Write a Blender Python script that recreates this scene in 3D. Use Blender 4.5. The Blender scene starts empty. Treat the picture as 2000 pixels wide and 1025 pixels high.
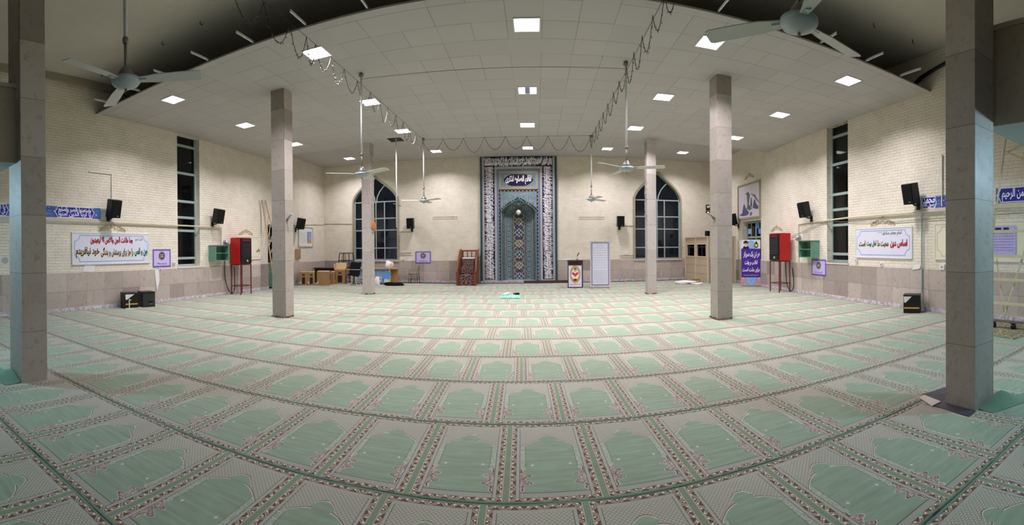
import bpy, bmesh, math, random
from mathutils import Vector, Matrix
random.seed(11)
S = bpy.context.scene
PI = math.pi

# ------------------------------------------------------------------ camera
# panoramic phone photo: a central-cylindrical panorama taken at eye height, 845 px per radian
F, CX, CY, PITCH, ROLL, EYE = 844.69, 1044.9, 487.86, -0.00441, 0.00771, 1.6
cam = bpy.data.cameras.new('camera')
cam_ob = bpy.data.objects.new('camera', cam)
S.collection.objects.link(cam_ob)
cam.type = 'PANO'
cam.panorama_type = 'CENTRAL_CYLINDRICAL'
cam.central_cylindrical_range_u_min = (0 - CX) / F
cam.central_cylindrical_range_u_max = (2000 - CX) / F
cam.central_cylindrical_range_v_min = (CY - 1025) / F
cam.central_cylindrical_range_v_max = CY / F
cam.central_cylindrical_radius = 1.0
cam.clip_start = 0.02
cam_ob.matrix_world = (Matrix.Translation((0, 0, EYE)) @ Matrix.Rotation(PITCH, 4, 'X')
                       @ Matrix.Rotation(ROLL, 4, 'Y') @ Matrix.Rotation(PI / 2, 4, 'X'))
S.camera = cam_ob

# ------------------------------------------------------------------ world, exposure
w = bpy.data.worlds.new('night')
w.use_nodes = True
w.node_tree.nodes['Background'].inputs[0].default_value = (0.02, 0.025, 0.04, 1)
w.node_tree.nodes['Background'].inputs[1].default_value = 0.7
S.world = w
S.view_settings.view_transform = 'Standard'
S.view_settings.look = 'None'
S.view_settings.gamma = 1
S.view_settings.use_curve_mapping = False
S.view_settings.exposure = 0.0
S.cycles.use_denoising = True
S.cycles.max_bounces = 6
S.cycles.diffuse_bounces = 4
S.cycles.glossy_bounces = 3
S.cycles.transparent_max_bounces = 8
S.cycles.caustics_reflective = False
S.cycles.caustics_refractive = False
S.cycles.sample_clamp_indirect = 4.0

PANEL_W = 98.0        # watts of one ceiling panel
PANEL_GLOW = 6.0      # brightness of its diffuser
LAMP_COL = (0.965, 0.922, 1.0)

def area_light(name, loc, rot, sx, sy, watts, col, spread=PI, parent=None):
    l = bpy.data.lights.new(name, 'AREA')
    l.shape = 'RECTANGLE'; l.size = sx; l.size_y = sy
    l.energy = watts; l.color = col; l.spread = spread
    o = bpy.data.objects.new(name, l)
    S.collection.objects.link(o)
    o.location = loc; o.rotation_euler = rot
    if parent: o.parent = parent
    return o

# lamps under the two side galleries
def bulb(name, loc, watts, col, radius):
    l = bpy.data.lights.new(name, 'POINT')
    l.energy = watts; l.color = col; l.shadow_soft_size = radius
    o = bpy.data.objects.new(name, l); S.collection.objects.link(o); o.location = loc
for gx, gy, gw in ((-6.9, 0.2, 230), (5.7, 0.2, 270)):
    bulb('gallery_lamp', (gx, gy, 2.72 if gx > 0 else 2.57), gw, (0.50, 0.79, 1.0), 0.12)
for gx in (-3.2, 2.2):  # unseen fill lights added behind the camera to brighten the old plaster ceiling
    bulb('rear_fill_light', (gx, -3.0, 3.9), 5, (0.96, 0.98, 1.0), 0.2)

# ------------------------------------------------------------------ room frame
YB, YL, YR = -0.0155, -0.0167, -0.0366          # small yaw of each wall
DB, DL, DR = 20.005, 10.18, 8.13                # distance of each wall from the camera's foot
WALLS = {
    'back':  (Vector((math.sin(YB), math.cos(YB), 0)), DB, Vector((math.cos(YB), -math.sin(YB), 0)), -YB),
    'left':  (Vector((-math.cos(YL), math.sin(YL), 0)), DL, Vector((math.sin(YL), math.cos(YL), 0)), PI / 2 - YL),
    'right': (Vector((math.cos(YR), math.sin(YR), 0)), DR, Vector((math.sin(YR), -math.cos(YR), 0)), -PI / 2 + YR),
}
def W(wall, s, z, out=0.0):
    n, d, x, r = WALLS[wall]
    p = n * (d - out) + x * s
    return (p.x, p.y, z), r

def left_x(y): return -(DL - y * math.sin(YL)) / math.cos(YL)
def right_x(y): return (DR - y * math.sin(YR)) / math.cos(YR)
def ceil_z(x, y): return EYE + 3.8597 - 0.00592 * x - 0.00914 * y
STRIP_Z = 5.835

# ------------------------------------------------------------------ mesh builder
class MB:
    def __init__(s):
        s.v = []; s.f = []; s.m = []; s.s = []; s.uv = {}
        s.T = Matrix.Identity(4)
    def add(s, pts, faces, mat=0, smooth=False):
        b = len(s.v)
        s.v += [tuple(s.T @ Vector(p)) for p in pts]
        for f in faces:
            s.f.append([b + i for i in f]); s.m.append(mat); s.s.append(smooth)
    def poly(s, pts, mat=0):
        s.add(pts, [list(range(len(pts)))], mat)
    def box(s, c, d, mat=0, rot=None):
        x, y, z = d[0] / 2, d[1] / 2, d[2] / 2
        P = [Vector(q) for q in ((-x, -y, -z), (x, -y, -z), (x, y, -z), (-x, y, -z), (-x, -y, z), (x, -y, z), (x, y, z), (-x, y, z))]
        if rot:
            R = Matrix.Rotation(rot[2], 3, 'Z') @ Matrix.Rotation(rot[1], 3, 'Y') @ Matrix.Rotation(rot[0], 3, 'X')
            P = [R @ q for q in P]
        c = Vector(c)
        s.add([q + c for q in P], [(0, 3, 2, 1), (4, 5, 6, 7), (0, 1, 5, 4), (1, 2, 6, 5), (2, 3, 7, 6), (3, 0, 4, 7)], mat)
        return s
    def span(s, a, b, mat=0):
        return s.box([(a[i] + b[i]) / 2 for i in range(3)], [abs(b[i] - a[i]) for i in range(3)], mat)
    def prism(s, pts, y0, y1, mat=0, cap=True):
        """pts in x,z ; extruded along y"""
        n = len(pts)
        P = [(p[0], y0, p[1]) for p in pts] + [(p[0], y1, p[1]) for p in pts]
        fs = [(i, (i + 1) % n, n + (i + 1) % n, n + i) for i in range(n)]
        if cap: fs += [tuple(range(n))[::-1], tuple(range(n, 2 * n))]
        s.add(P, fs, mat)
    def slab(s, pts, z0, z1, mat=0):
        """pts in x,y ; extruded along z"""
        n = len(pts)
        P = [(p[0], p[1], z0) for p in pts] + [(p[0], p[1], z1) for p in pts]
        fs = [(i, (i + 1) % n, n + (i + 1) % n, n + i) for i in range(n)] + [tuple(range(n))[::-1], tuple(range(n, 2 * n))]
        s.add(P, fs, mat)
    def tube(s, path, r, n=8, mat=0, cap=True):
        path = [Vector(p) for p in path]
        rs = r if isinstance(r, (list, tuple)) else [r] * len(path)
        P = []; ref = None
        for i, p in enumerate(path):
            t = (path[min(i + 1, len(path) - 1)] - path[max(i - 1, 0)])
            t = t.normalized() if t.length > 1e-9 else Vector((0, 0, 1))
            if ref is None:
                ref = Vector((0, 0, 1)) if abs(t.z) < 0.9 else Vector((1, 0, 0))
            a = (ref - t * ref.dot(t))
            a = a.normalized() if a.length > 1e-6 else t.orthogonal().normalized()
            ref = a; b = t.cross(a)
            for k in range(n):
                q = 2 * PI * k / n
                P.append(p + (a * math.cos(q) + b * math.sin(q)) * rs[i])
        fs = []
        for i in range(len(path) - 1):
            for k in range(n):
                k2 = (k + 1) % n
                fs.append((i * n + k, i * n + k2, (i + 1) * n + k2, (i + 1) * n + k))
        if cap:
            fs.append(tuple(range(n))[::-1]); fs.append(tuple(range((len(path) - 1) * n, len(path) * n)))
        s.add(P, fs, mat, n > 6)
        return s
    def lathe(s, prof, n=20, c=(0, 0, 0), mat=0):
        P = []
        for r, z in prof:
            for k in range(n):
                a = 2 * PI * k / n
                P.append((c[0] + r * math.cos(a), c[1] + r * math.sin(a), c[2] + z))
        fs = []
        for i in range(len(prof) - 1):
            for k in range(n):
                k2 = (k + 1) % n
                fs.append((i * n + k, i * n + k2, (i + 1) * n + k2, (i + 1) * n + k))
        if prof[0][0] > 1e-4: fs.append(tuple(range(n))[::-1])
        if prof[-1][0] > 1e-4: fs.append(tuple(range((len(prof) - 1) * n, len(prof) * n)))
        s.add(P, fs, mat, True)
        return s
    def build(s, name, mats, parent=None, loc=None, rz=0.0, bevel=0.0, uv=None):
        me = bpy.data.meshes.new(name)
        bm = bmesh.new()
        vs = [bm.verts.new(v) for v in s.v]
        for f, m, sm in zip(s.f, s.m, s.s):
            try:
                g = bm.faces.new([vs[i] for i in f]); g.material_index = m; g.smooth = sm
            except ValueError:
                pass
        bmesh.ops.remove_doubles(bm, verts=bm.verts, dist=1e-6)
        if bevel:
            es = [e for e in bm.edges if len(e.link_faces) == 2 and e.calc_face_angle(0) > 0.6]
            bmesh.ops.bevel(bm, geom=es, offset=bevel, segments=2, affect='EDGES', profile=0.6, clamp_overlap=True)
        bmesh.ops.recalc_face_normals(bm, faces=bm.faces)
        if uv:
            L = bm.loops.layers.uv.new('UVMap')
            for f in bm.faces:
                for l in f.loops:
                    l[L].uv = uv(l.vert.co)
        bm.to_mesh(me); bm.free()
        for m in (mats if isinstance(mats, (list, tuple)) else [mats]):
            me.materials.append(m)
        o = bpy.data.objects.new(name, me)
        S.collection.objects.link(o)
        if loc is not None: o.location = loc
        o.rotation_euler = (0, 0, rz)
        if parent: o.parent = parent
        return o

def tag(o, label, cat, group=None, kind=None):
    o['label'] = label
    if cat: o['category'] = cat
    if group: o['group'] = group
    if kind: o['kind'] = kind
    return o
def struct(o, label=None):
    o['kind'] = 'structure'
    if label: o['label'] = label
    return o
def thing(name, label, cat, loc=(0, 0, 0), rz=0.0, group=None):
    o = bpy.data.objects.new(name, None)
    o.empty_display_size = 0.1
    S.collection.objects.link(o)
    o.location = loc; o.rotation_euler = (0, 0, rz)
    return tag(o, label, cat, group)
def copy_tree(o, parent=None):
    c = o.copy(); S.collection.objects.link(c)
    if parent: c.parent = parent
    for ch in list(o.children): copy_tree(ch, c)
    return c
def dup(o, loc, rz, label):
    c = copy_tree(o); c.location = loc; c.rotation_euler = (0, 0, rz); c['label'] = label
    return c

# ------------------------------------------------------------------ persian lettering
_AR = {}
def _reg(ch, iso, fin=None, ini=None, med=None): _AR[ch] = (iso, fin or iso, ini, med)
for ch, base, n in (('ا', 0xFE8D, 2), ('آ', 0xFE81, 2), ('ب', 0xFE8F, 4), ('ت', 0xFE95, 4), ('ث', 0xFE99, 4), ('ج', 0xFE9D, 4), ('ح', 0xFEA1, 4),
                    ('خ', 0xFEA5, 4), ('د', 0xFEA9, 2), ('ذ', 0xFEAB, 2), ('ر', 0xFEAD, 2), ('ز', 0xFEAF, 2), ('س', 0xFEB1, 4), ('ش', 0xFEB5, 4),
                    ('ص', 0xFEB9, 4), ('ض', 0xFEBD, 4), ('ط', 0xFEC1, 4), ('ظ', 0xFEC5, 4), ('ع', 0xFEC9, 4), ('غ', 0xFECD, 4), ('ف', 0xFED1, 4),
                    ('ق', 0xFED5, 4), ('ل', 0xFEDD, 4), ('م', 0xFEE1, 4), ('ن', 0xFEE5, 4), ('ه', 0xFEE9, 4), ('و', 0xFEED, 2), ('پ', 0xFB56, 4),
                    ('چ', 0xFB7A, 4), ('ژ', 0xFB8A, 2), ('ک', 0xFB8E, 4), ('گ', 0xFB92, 4), ('ی', 0xFBFC, 4), ('ة', 0xFE93, 2), ('أ', 0xFE83, 2), ('إ', 0xFE87, 2)):
    _reg(ch, chr(base), chr(base + 1), chr(base + 2) if n == 4 else None, chr(base + 3) if n == 4 else None)
def shape(t):
    t = t.replace('لا', '\u0001')
    out = []
    def dual(c): return c in _AR and _AR[c][2] is not None
    for i, c in enumerate(t):
        prev = i > 0 and dual(t[i - 1])
        if c == '\u0001':
            out.append('\ufefc' if prev else '\ufefb'); continue
        if c not in _AR:
            out.append(c); continue
        nxt = i + 1 < len(t) and (t[i + 1] in _AR or t[i + 1] == '\u0001')
        iso, fin, ini, med = _AR[c]
        if ini and nxt: out.append(med if prev else ini)
        else: out.append(fin if prev else iso)
    return ''.join(reversed(out))
def letter_obj(name, txt, mat, parent, x0, x1, z0, z1, y=-0.01, bold=0.0, depth=0.002, shear=0.0, rtl=True, rot=0.0, fit=True):
    """real letters as a mesh, fitted into the box x0..x1, z0..z1 of the parent's front (facing -y)"""
    cu = bpy.data.curves.new(name, 'FONT')
    cu.body = shape(txt) if rtl else txt
    cu.size = 1.0; cu.offset = bold; cu.extrude = 0.0; cu.resolution_u = 2; cu.shear = shear
    tmp = bpy.data.objects.new(name, cu)
    S.collection.objects.link(tmp)
    dg = bpy.context.evaluated_depsgraph_get()
    me = bpy.data.meshes.new_from_object(tmp.evaluated_get(dg))
    bpy.data.objects.remove(tmp); bpy.data.curves.remove(cu)
    me.name = name
    xs = [v.co.x for v in me.vertices]; ys = [v.co.y for v in me.vertices]
    a0, a1, b0, b1 = min(xs), max(xs), min(ys), max(ys)
    wd, hd = x1 - x0, z1 - z0
    if rot: wd, hd = hd, wd
    sx, sz = wd / (a1 - a0), hd / (b1 - b0)
    if not fit: sx = sz = min(sx, sz)
    c = (x0 + x1) / 2; d = (z0 + z1) / 2
    for v in me.vertices:
        px = (v.co.x - (a0 + a1) / 2) * sx; pz = (v.co.y - (b0 + b1) / 2) * sz
        if rot > 0: px, pz = -pz, px
        elif rot < 0: px, pz = pz, -px
        v.co = (c + px, y, d + pz)
    me.materials.clear(); me.materials.append(mat)
    o = bpy.data.objects.new(name, me)
    S.collection.objects.link(o)
    if parent: o.parent = parent
    return o
def scribble(mb, x0, x1, z, h, y, r, rnd, mat=0):
    """a line of handwriting too small to read: thin wavy flat strokes"""
    x = x0
    while x < x1:
        L = rnd.uniform(0.5, 1.6) * h * 2
        n = 5
        pts = []
        for i in range(n):
            pts.append((min(x + L * i / (n - 1), x1), z + rnd.uniform(-0.35, 0.35) * h))
        for (ax, az), (bx, bz) in zip(pts, pts[1:]):
            mb.poly([(ax, y, az - r), (bx, y, bz - r), (bx, y, bz + r), (ax, y, az + r)], mat)
        x += L + h * rnd.uniform(0.3, 0.9)
def ring(mb, cx, cz, r0, r1, y, n=32, mat=0, sx=1.0, a0=0.0, a1=2 * PI):
    for k in range(n):
        a, b = a0 + (a1 - a0) * k / n, a0 + (a1 - a0) * (k + 1) / n
        P = [(cx + sx * r1 * math.cos(a), y, cz + r1 * math.sin(a)), (cx + sx * r1 * math.cos(b), y, cz + r1 * math.sin(b))]
        if r0 > 1e-6:
            P += [(cx + sx * r0 * math.cos(b), y, cz + r0 * math.sin(b)), (cx + sx * r0 * math.cos(a), y, cz + r0 * math.sin(a))]
        else: P += [(cx, y, cz)]
        mb.poly(P, mat)
# ------------------------------------------------------------------ node materials
def lin(c):
    """sRGB 0..255 -> linear rgba"""
    o = []
    for v in c[:3]:
        v = v / 255
        o.append(v / 12.92 if v <= 0.04045 else ((v + 0.055) / 1.055) ** 2.4)
    return tuple(o) + (1,)
class X:
    """a scalar socket with arithmetic"""
    t = None
    def __init__(s, k): s.k = k
    @staticmethod
    def op(o, *a):
        n = X.t.nodes.new('ShaderNodeMath'); n.operation = o
        for i, v in enumerate(a):
            if isinstance(v, X): X.t.links.new(v.k, n.inputs[i])
            else: n.inputs[i].default_value = v
        return X(n.outputs[0])
    def __add__(s, o): return X.op('ADD', s, o)
    __radd__ = __add__
    def __sub__(s, o): return X.op('SUBTRACT', s, o)
    def __rsub__(s, o): return X.op('SUBTRACT', o, s)
    def __mul__(s, o): return X.op('MULTIPLY', s, o)
    __rmul__ = __mul__
    def __truediv__(s, o): return X.op('DIVIDE', s, o)
    def __pow__(s, o): return X.op('POWER', s, o)
    def fract(s): return X.op('FRACT', s)
    def floor(s): return X.op('FLOOR', s)
    def abs(s): return X.op('ABSOLUTE', s)
    def sin(s): return X.op('SINE', s)
    def mx(s, o): return X.op('MAXIMUM', s, o)
    def mn(s, o): return X.op('MINIMUM', s, o)
    def gt(s, o): return X.op('GREATER_THAN', s, o)
    def lt(s, o): return X.op('LESS_THAN', s, o)
    def clamp(s):
        r = X.op('ADD', s, 0.0); r.k.node.use_clamp = True; return r
    def band(s, a, b): return s.gt(a) * s.lt(b)
    def step(s, a, wdt): return ((s - a) / wdt + 0.5).clamp()
class Mat:
    def __init__(s, name, rough=0.7, spec=0.3, metal=0.0):
        s.m = bpy.data.materials.new(name); s.m.use_nodes = True
        s.t = s.m.node_tree; X.t = s.t
        s.b = s.t.nodes['Principled BSDF']
        s.b.inputs['Roughness'].default_value = rough
        s.b.inputs['Specular IOR Level'].default_value = spec
        s.b.inputs['Metallic'].default_value = metal
        s.tc = s.t.nodes.new('ShaderNodeTexCoord')
    def n(s, kind, **kw):
        n = s.t.nodes.new(kind)
        for k, v in kw.items():
            if k in ('ins',):
                for a, b in v.items():
                    if isinstance(b, X): s.t.links.new(b.k, n.inputs[a])
                    elif isinstance(b, bpy.types.NodeSocket): s.t.links.new(b, n.inputs[a])
                    else: n.inputs[a].default_value = b
            else: setattr(n, k, v)
        return n
    def xyz(s, src='Object'):
        n = s.n('ShaderNodeSeparateXYZ'); s.t.links.new(s.tc.outputs[src], n.inputs[0])
        return X(n.outputs[0]), X(n.outputs[1]), X(n.outputs[2])
    def vec(s, x, y, z):
        n = s.n('ShaderNodeCombineXYZ')
        for i, v in enumerate((x, y, z)):
            if isinstance(v, X): s.t.links.new(v.k, n.inputs[i])
            else: n.inputs[i].default_value = v
        return n.outputs[0]
    def noise(s, scale, detail=3, rough=0.55, vec=None, dist=0.0):
        n = s.n('ShaderNodeTexNoise', ins={'Scale': scale, 'Detail': detail, 'Roughness': rough, 'Distortion': dist})
        s.t.links.new(vec if vec is not None else s.tc.outputs['Object'], n.inputs['Vector'])
        return X(n.outputs['Fac'])
    def vor(s, scale, feature='F1', vec=None, out='Distance'):
        n = s.n('ShaderNodeTexVoronoi', feature=feature, ins={'Scale': scale})
        s.t.links.new(vec if vec is not None else s.tc.outputs['Object'], n.inputs['Vector'])
        return n.outputs[out] if out == 'Color' else X(n.outputs[out])
    def white(s, vec):
        n = s.n('ShaderNodeTexWhiteNoise', noise_dimensions='3D'); s.t.links.new(vec, n.inputs['Vector'])
        return X(n.outputs['Value'])
    def mix(s, fac, a, b):
        n = s.n('ShaderNodeMix', data_type='RGBA')
        for i, v in ((0, fac), (6, a), (7, b)):
            if isinstance(v, X): s.t.links.new(v.k, n.inputs[i])
            elif isinstance(v, bpy.types.NodeSocket): s.t.links.new(v, n.inputs[i])
            else: n.inputs[i].default_value = v
        return n.outputs[2]
    def scale(s, col, f):
        """colour times a scalar"""
        n = s.n('ShaderNodeVectorMath', operation='SCALE')
        s.t.links.new(col, n.inputs[0]); s.t.links.new(f.k, n.inputs['Scale'])
        return n.outputs[0]
    def col(s, c):
        if isinstance(c, bpy.types.NodeSocket): s.t.links.new(c, s.b.inputs['Base Color'])
        else: s.b.inputs['Base Color'].default_value = c
        return s
    def rough(s, x): s.t.links.new(x.k, s.b.inputs['Roughness']); return s
    def bump(s, h, strength=0.3, dist=0.01):
        n = s.n('ShaderNodeBump', ins={'Strength': strength, 'Distance': dist})
        s.t.links.new(h.k, n.inputs['Height']); s.t.links.new(n.outputs[0], s.b.inputs['Normal'])
        return s

def plain(name, c, rough=0.6, spec=0.3, metal=0.0, var=0.12, scale=9.0, bump=0.0):
    m = Mat(name, rough, spec, metal)
    n = m.noise(scale, 4)
    c0 = lin(c)
    a = tuple(v * (1 - var) for v in c0[:3]) + (1,); b = tuple(min(1, v * (1 + var)) for v in c0[:3]) + (1,)
    m.col(m.mix(n, a, b))
    if bump: m.bump(m.noise(scale * 8, 3), bump, 0.004)
    return m.m
def glow(name, c, e):
    m = bpy.data.materials.new(name); m.use_nodes = True
    t = m.node_tree; t.nodes.clear()
    em = t.nodes.new('ShaderNodeEmission'); em.inputs[0].default_value = c; em.inputs[1].default_value = e
    o = t.nodes.new('ShaderNodeOutputMaterial'); t.links.new(em.outputs[0], o.inputs[0])
    return m

def brick_mat():
    m = Mat('cream_painted_brick', 0.75, 0.2)
    x, y, z = m.xyz()
    wob = m.noise(3.0, 2); wob2 = m.noise(11.0, 3); wob3 = m.noise(34.0, 2)
    bz = (z + (wob - 0.5) * 0.02 + (wob2 - 0.5) * 0.020 + (wob3 - 0.5) * 0.012) / 0.076
    row = bz.floor()
    bx = (x + (wob - 0.5) * 0.05 + (wob2 - 0.5) * 0.04) / 0.235 + (row / 2.0).fract() + (row * 0.37).sin() * 0.15
    hj = ((bz.fract() - 0.5).abs() - 0.455).mx(0.0) / 0.045
    vj = ((bx.fract() - 0.5).abs() - 0.480).mx(0.0) / 0.02
    mort = (hj.mn(1.0) * 1.1).mx(vj.mn(1.0) * 0.55).mn(1.0)
    tone_ = m.white(m.vec(bx.floor(), row, 2.0))
    grain = m.noise(26, 5, 0.7)
    big = m.noise(0.7, 3)
    patch = m.noise(2.2, 4, 0.6)
    speck = m.noise(75, 2, 0.6)
    c = m.mix(big, lin((234, 224, 205)), lin((246, 238, 223)))
    c = m.mix((patch - 0.45) * 0.5, c, lin((178, 164, 136)))
    tone = tone_ * 0.5 + 0.5
    c = m.mix((1.0 - tone) * 0.25 * (1.0 - mort), c, lin((190, 176, 144)))
    c = m.mix(mort * (patch * 2.6 - 0.60).clamp() * 0.85, c, lin((92, 80, 60)))
    c = m.mix((grain - 0.55).clamp() * 3.2, c, lin((126, 112, 84)))
    pit = m.noise(48, 3, 0.65)
    c = m.mix((pit - 0.56).clamp() * 3.4, c, lin((112, 98, 72)))
    c = m.mix(speck.gt(0.70) * 0.5, c, lin((120, 106, 80)))
    m.col(c)
    m.bump(grain * 0.8 + wob3 * 0.6 - pit * 0.5 - mort * 0.8, 0.75, 0.025)
    return m.m
def stone_mat(name, c1, c2, pw, ph, vein, zoff=0.0, hv=True, dark=(95, 80, 66)):
    """stone slabs set edge to edge: tint per slab, thin joints, travertine veins"""
    m = Mat(name, 0.42, 0.35)
    x, y, z = m.xyz()
    u = x + y
    cu = u / pw; cz = (z + zoff) / ph
    cell = m.vec(cu.floor(), cz.floor(), 3.0)
    r = m.white(cell)
    r2 = m.white(m.vec(cz.floor(), cu.floor(), 9.0))
    jit = m.vec(x + r * 7.0, y + r * 3.0, z + r2 * 5.0)
    n1 = m.noise(2.0, 7, 0.68, jit, 0.9)
    n2 = m.noise(11, 5, 0.7, jit)
    n3 = m.noise(5.0, 4, 0.6, jit, 2.0)
    c = m.mix(n1, lin(c1), lin(c2))
    c = m.mix((r - 0.5) * 1.1 + 0.1, c, lin(tuple(v * 0.80 for v in c1)))
    c = m.mix(r2.gt(0.72) * 0.35, c, lin(tuple(min(255, v * 1.10) for v in c2)))
    c = m.mix((n2 - 0.55).clamp() * 2.6, c, lin(dark))
    vm = 1.0 - ((n3 - 0.5).abs() / 0.008).clamp()
    c = m.mix(vm * vein, c, lin((206, 198, 188)))
    ju = (cu.fract() - 0.5).abs() * pw; jz = (cz.fract() - 0.5).abs() * ph
    j = ju.gt(pw / 2 - 0.003).mx(jz.gt(ph / 2 - 0.003))
    c = m.mix(j * 0.7, c, lin((70, 60, 50)))
    m.col(c)
    m.rough(n2 * 0.35 + 0.28)
    return m.m
def marble_mat():
    m = Mat('veined_marble', 0.3, 0.4)
    n = m.noise(3.0, 6, 0.65, None, 2.5)
    vein = 1.0 - ((n - 0.5).abs() / 0.06).clamp()
    blot = m.noise(8, 4)
    c = m.mix(blot, lin((196, 186, 190)), lin((222, 216, 218)))
    m.col(m.mix(vein * 0.75, c, lin((120, 98, 120))))
    return m.m
def tile_ceiling_mat():
    m = Mat('ceiling_tiles', 0.85, 0.15)
    x, y, z = m.xyz()
    T = 0.605
    cx, cy = (x + 0.455) / T, (y + 0.03) / T
    r = m.white(m.vec(cx.floor(), cy.floor(), 1.0))
    r2 = m.white(m.vec(cx.floor(), cy.floor(), 7.0))
    r3 = m.white(m.vec(cx.floor(), cy.floor(), 13.0))
    dx = (cx.fract()) * T; dy = (cy.fract()) * T
    n = m.noise(0.5, 2); g = m.noise(60, 2)
    c = m.mix(r, lin((184, 181, 180)), lin((190, 187, 186)))
    c = m.mix(n * 0.3, c, lin((184, 180, 176)))
    la = dx.lt(0.008) * (r2 * 1.6 - 0.1).clamp(); lb = dy.lt(0.010) * (r3 * 1.3 + 0.15).clamp()
    c = m.mix(la.mx(lb) * 0.72, c, lin((84, 78, 70)))
    st = (m.noise(0.55, 3, 0.6) - 0.66).clamp() * 3.0
    c = m.mix(st * 0.4, c, lin((140, 128, 108)))
    m.col(c); m.bump(g, 0.08, 0.004)
    return m.m
def plaster_mat(name, c, stain=0.5):
    m = Mat(name, 0.9, 0.1)
    a = m.noise(0.8, 5, 0.6); b = m.noise(6, 4)
    c0 = m.mix(a, lin(tuple(v * 0.86 for v in c)), lin(c))
    c0 = m.mix((b - 0.62).clamp() * 2.0 * stain, c0, lin(tuple(v * 0.6 for v in c)))
    m.col(c0); m.bump(m.noise(14, 4), 0.25, 0.02)
    return m.m
def concrete_patch():
    m = Mat('rough_plaster_fill', 0.9, 0.1)
    n = m.noise(7, 5, 0.7); k = m.noise(30, 3)
    m.col(m.mix(n, lin((120, 110, 96)), lin((206, 196, 188))))
    m.bump(n + k * 0.4, 0.8, 0.03)
    return m.m
def glass_mat(name='dark_window_glass', tint=(0.55, 0.58, 0.62, 1)):
    m = bpy.data.materials.new(name); m.use_nodes = True
    t = m.node_tree; t.nodes.clear()
    tr = t.nodes.new('ShaderNodeBsdfTransparent'); tr.inputs[0].default_value = tint
    gl = t.nodes.new('ShaderNodeBsdfGlossy'); gl.inputs['Roughness'].default_value = 0.04; gl.inputs[0].default_value = (0.8, 0.85, 0.9, 1)
    fr = t.nodes.new('ShaderNodeFresnel'); fr.inputs[0].default_value = 1.45
    mx = t.nodes.new('ShaderNodeMixShader'); o = t.nodes.new('ShaderNodeOutputMaterial')
    t.links.new(fr.outputs[0], mx.inputs[0]); t.links.new(tr.outputs[0], mx.inputs[1]); t.links.new(gl.outputs[0], mx.inputs[2])
    t.links.new(mx.outputs[0], o.inputs[0])
    return m
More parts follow.
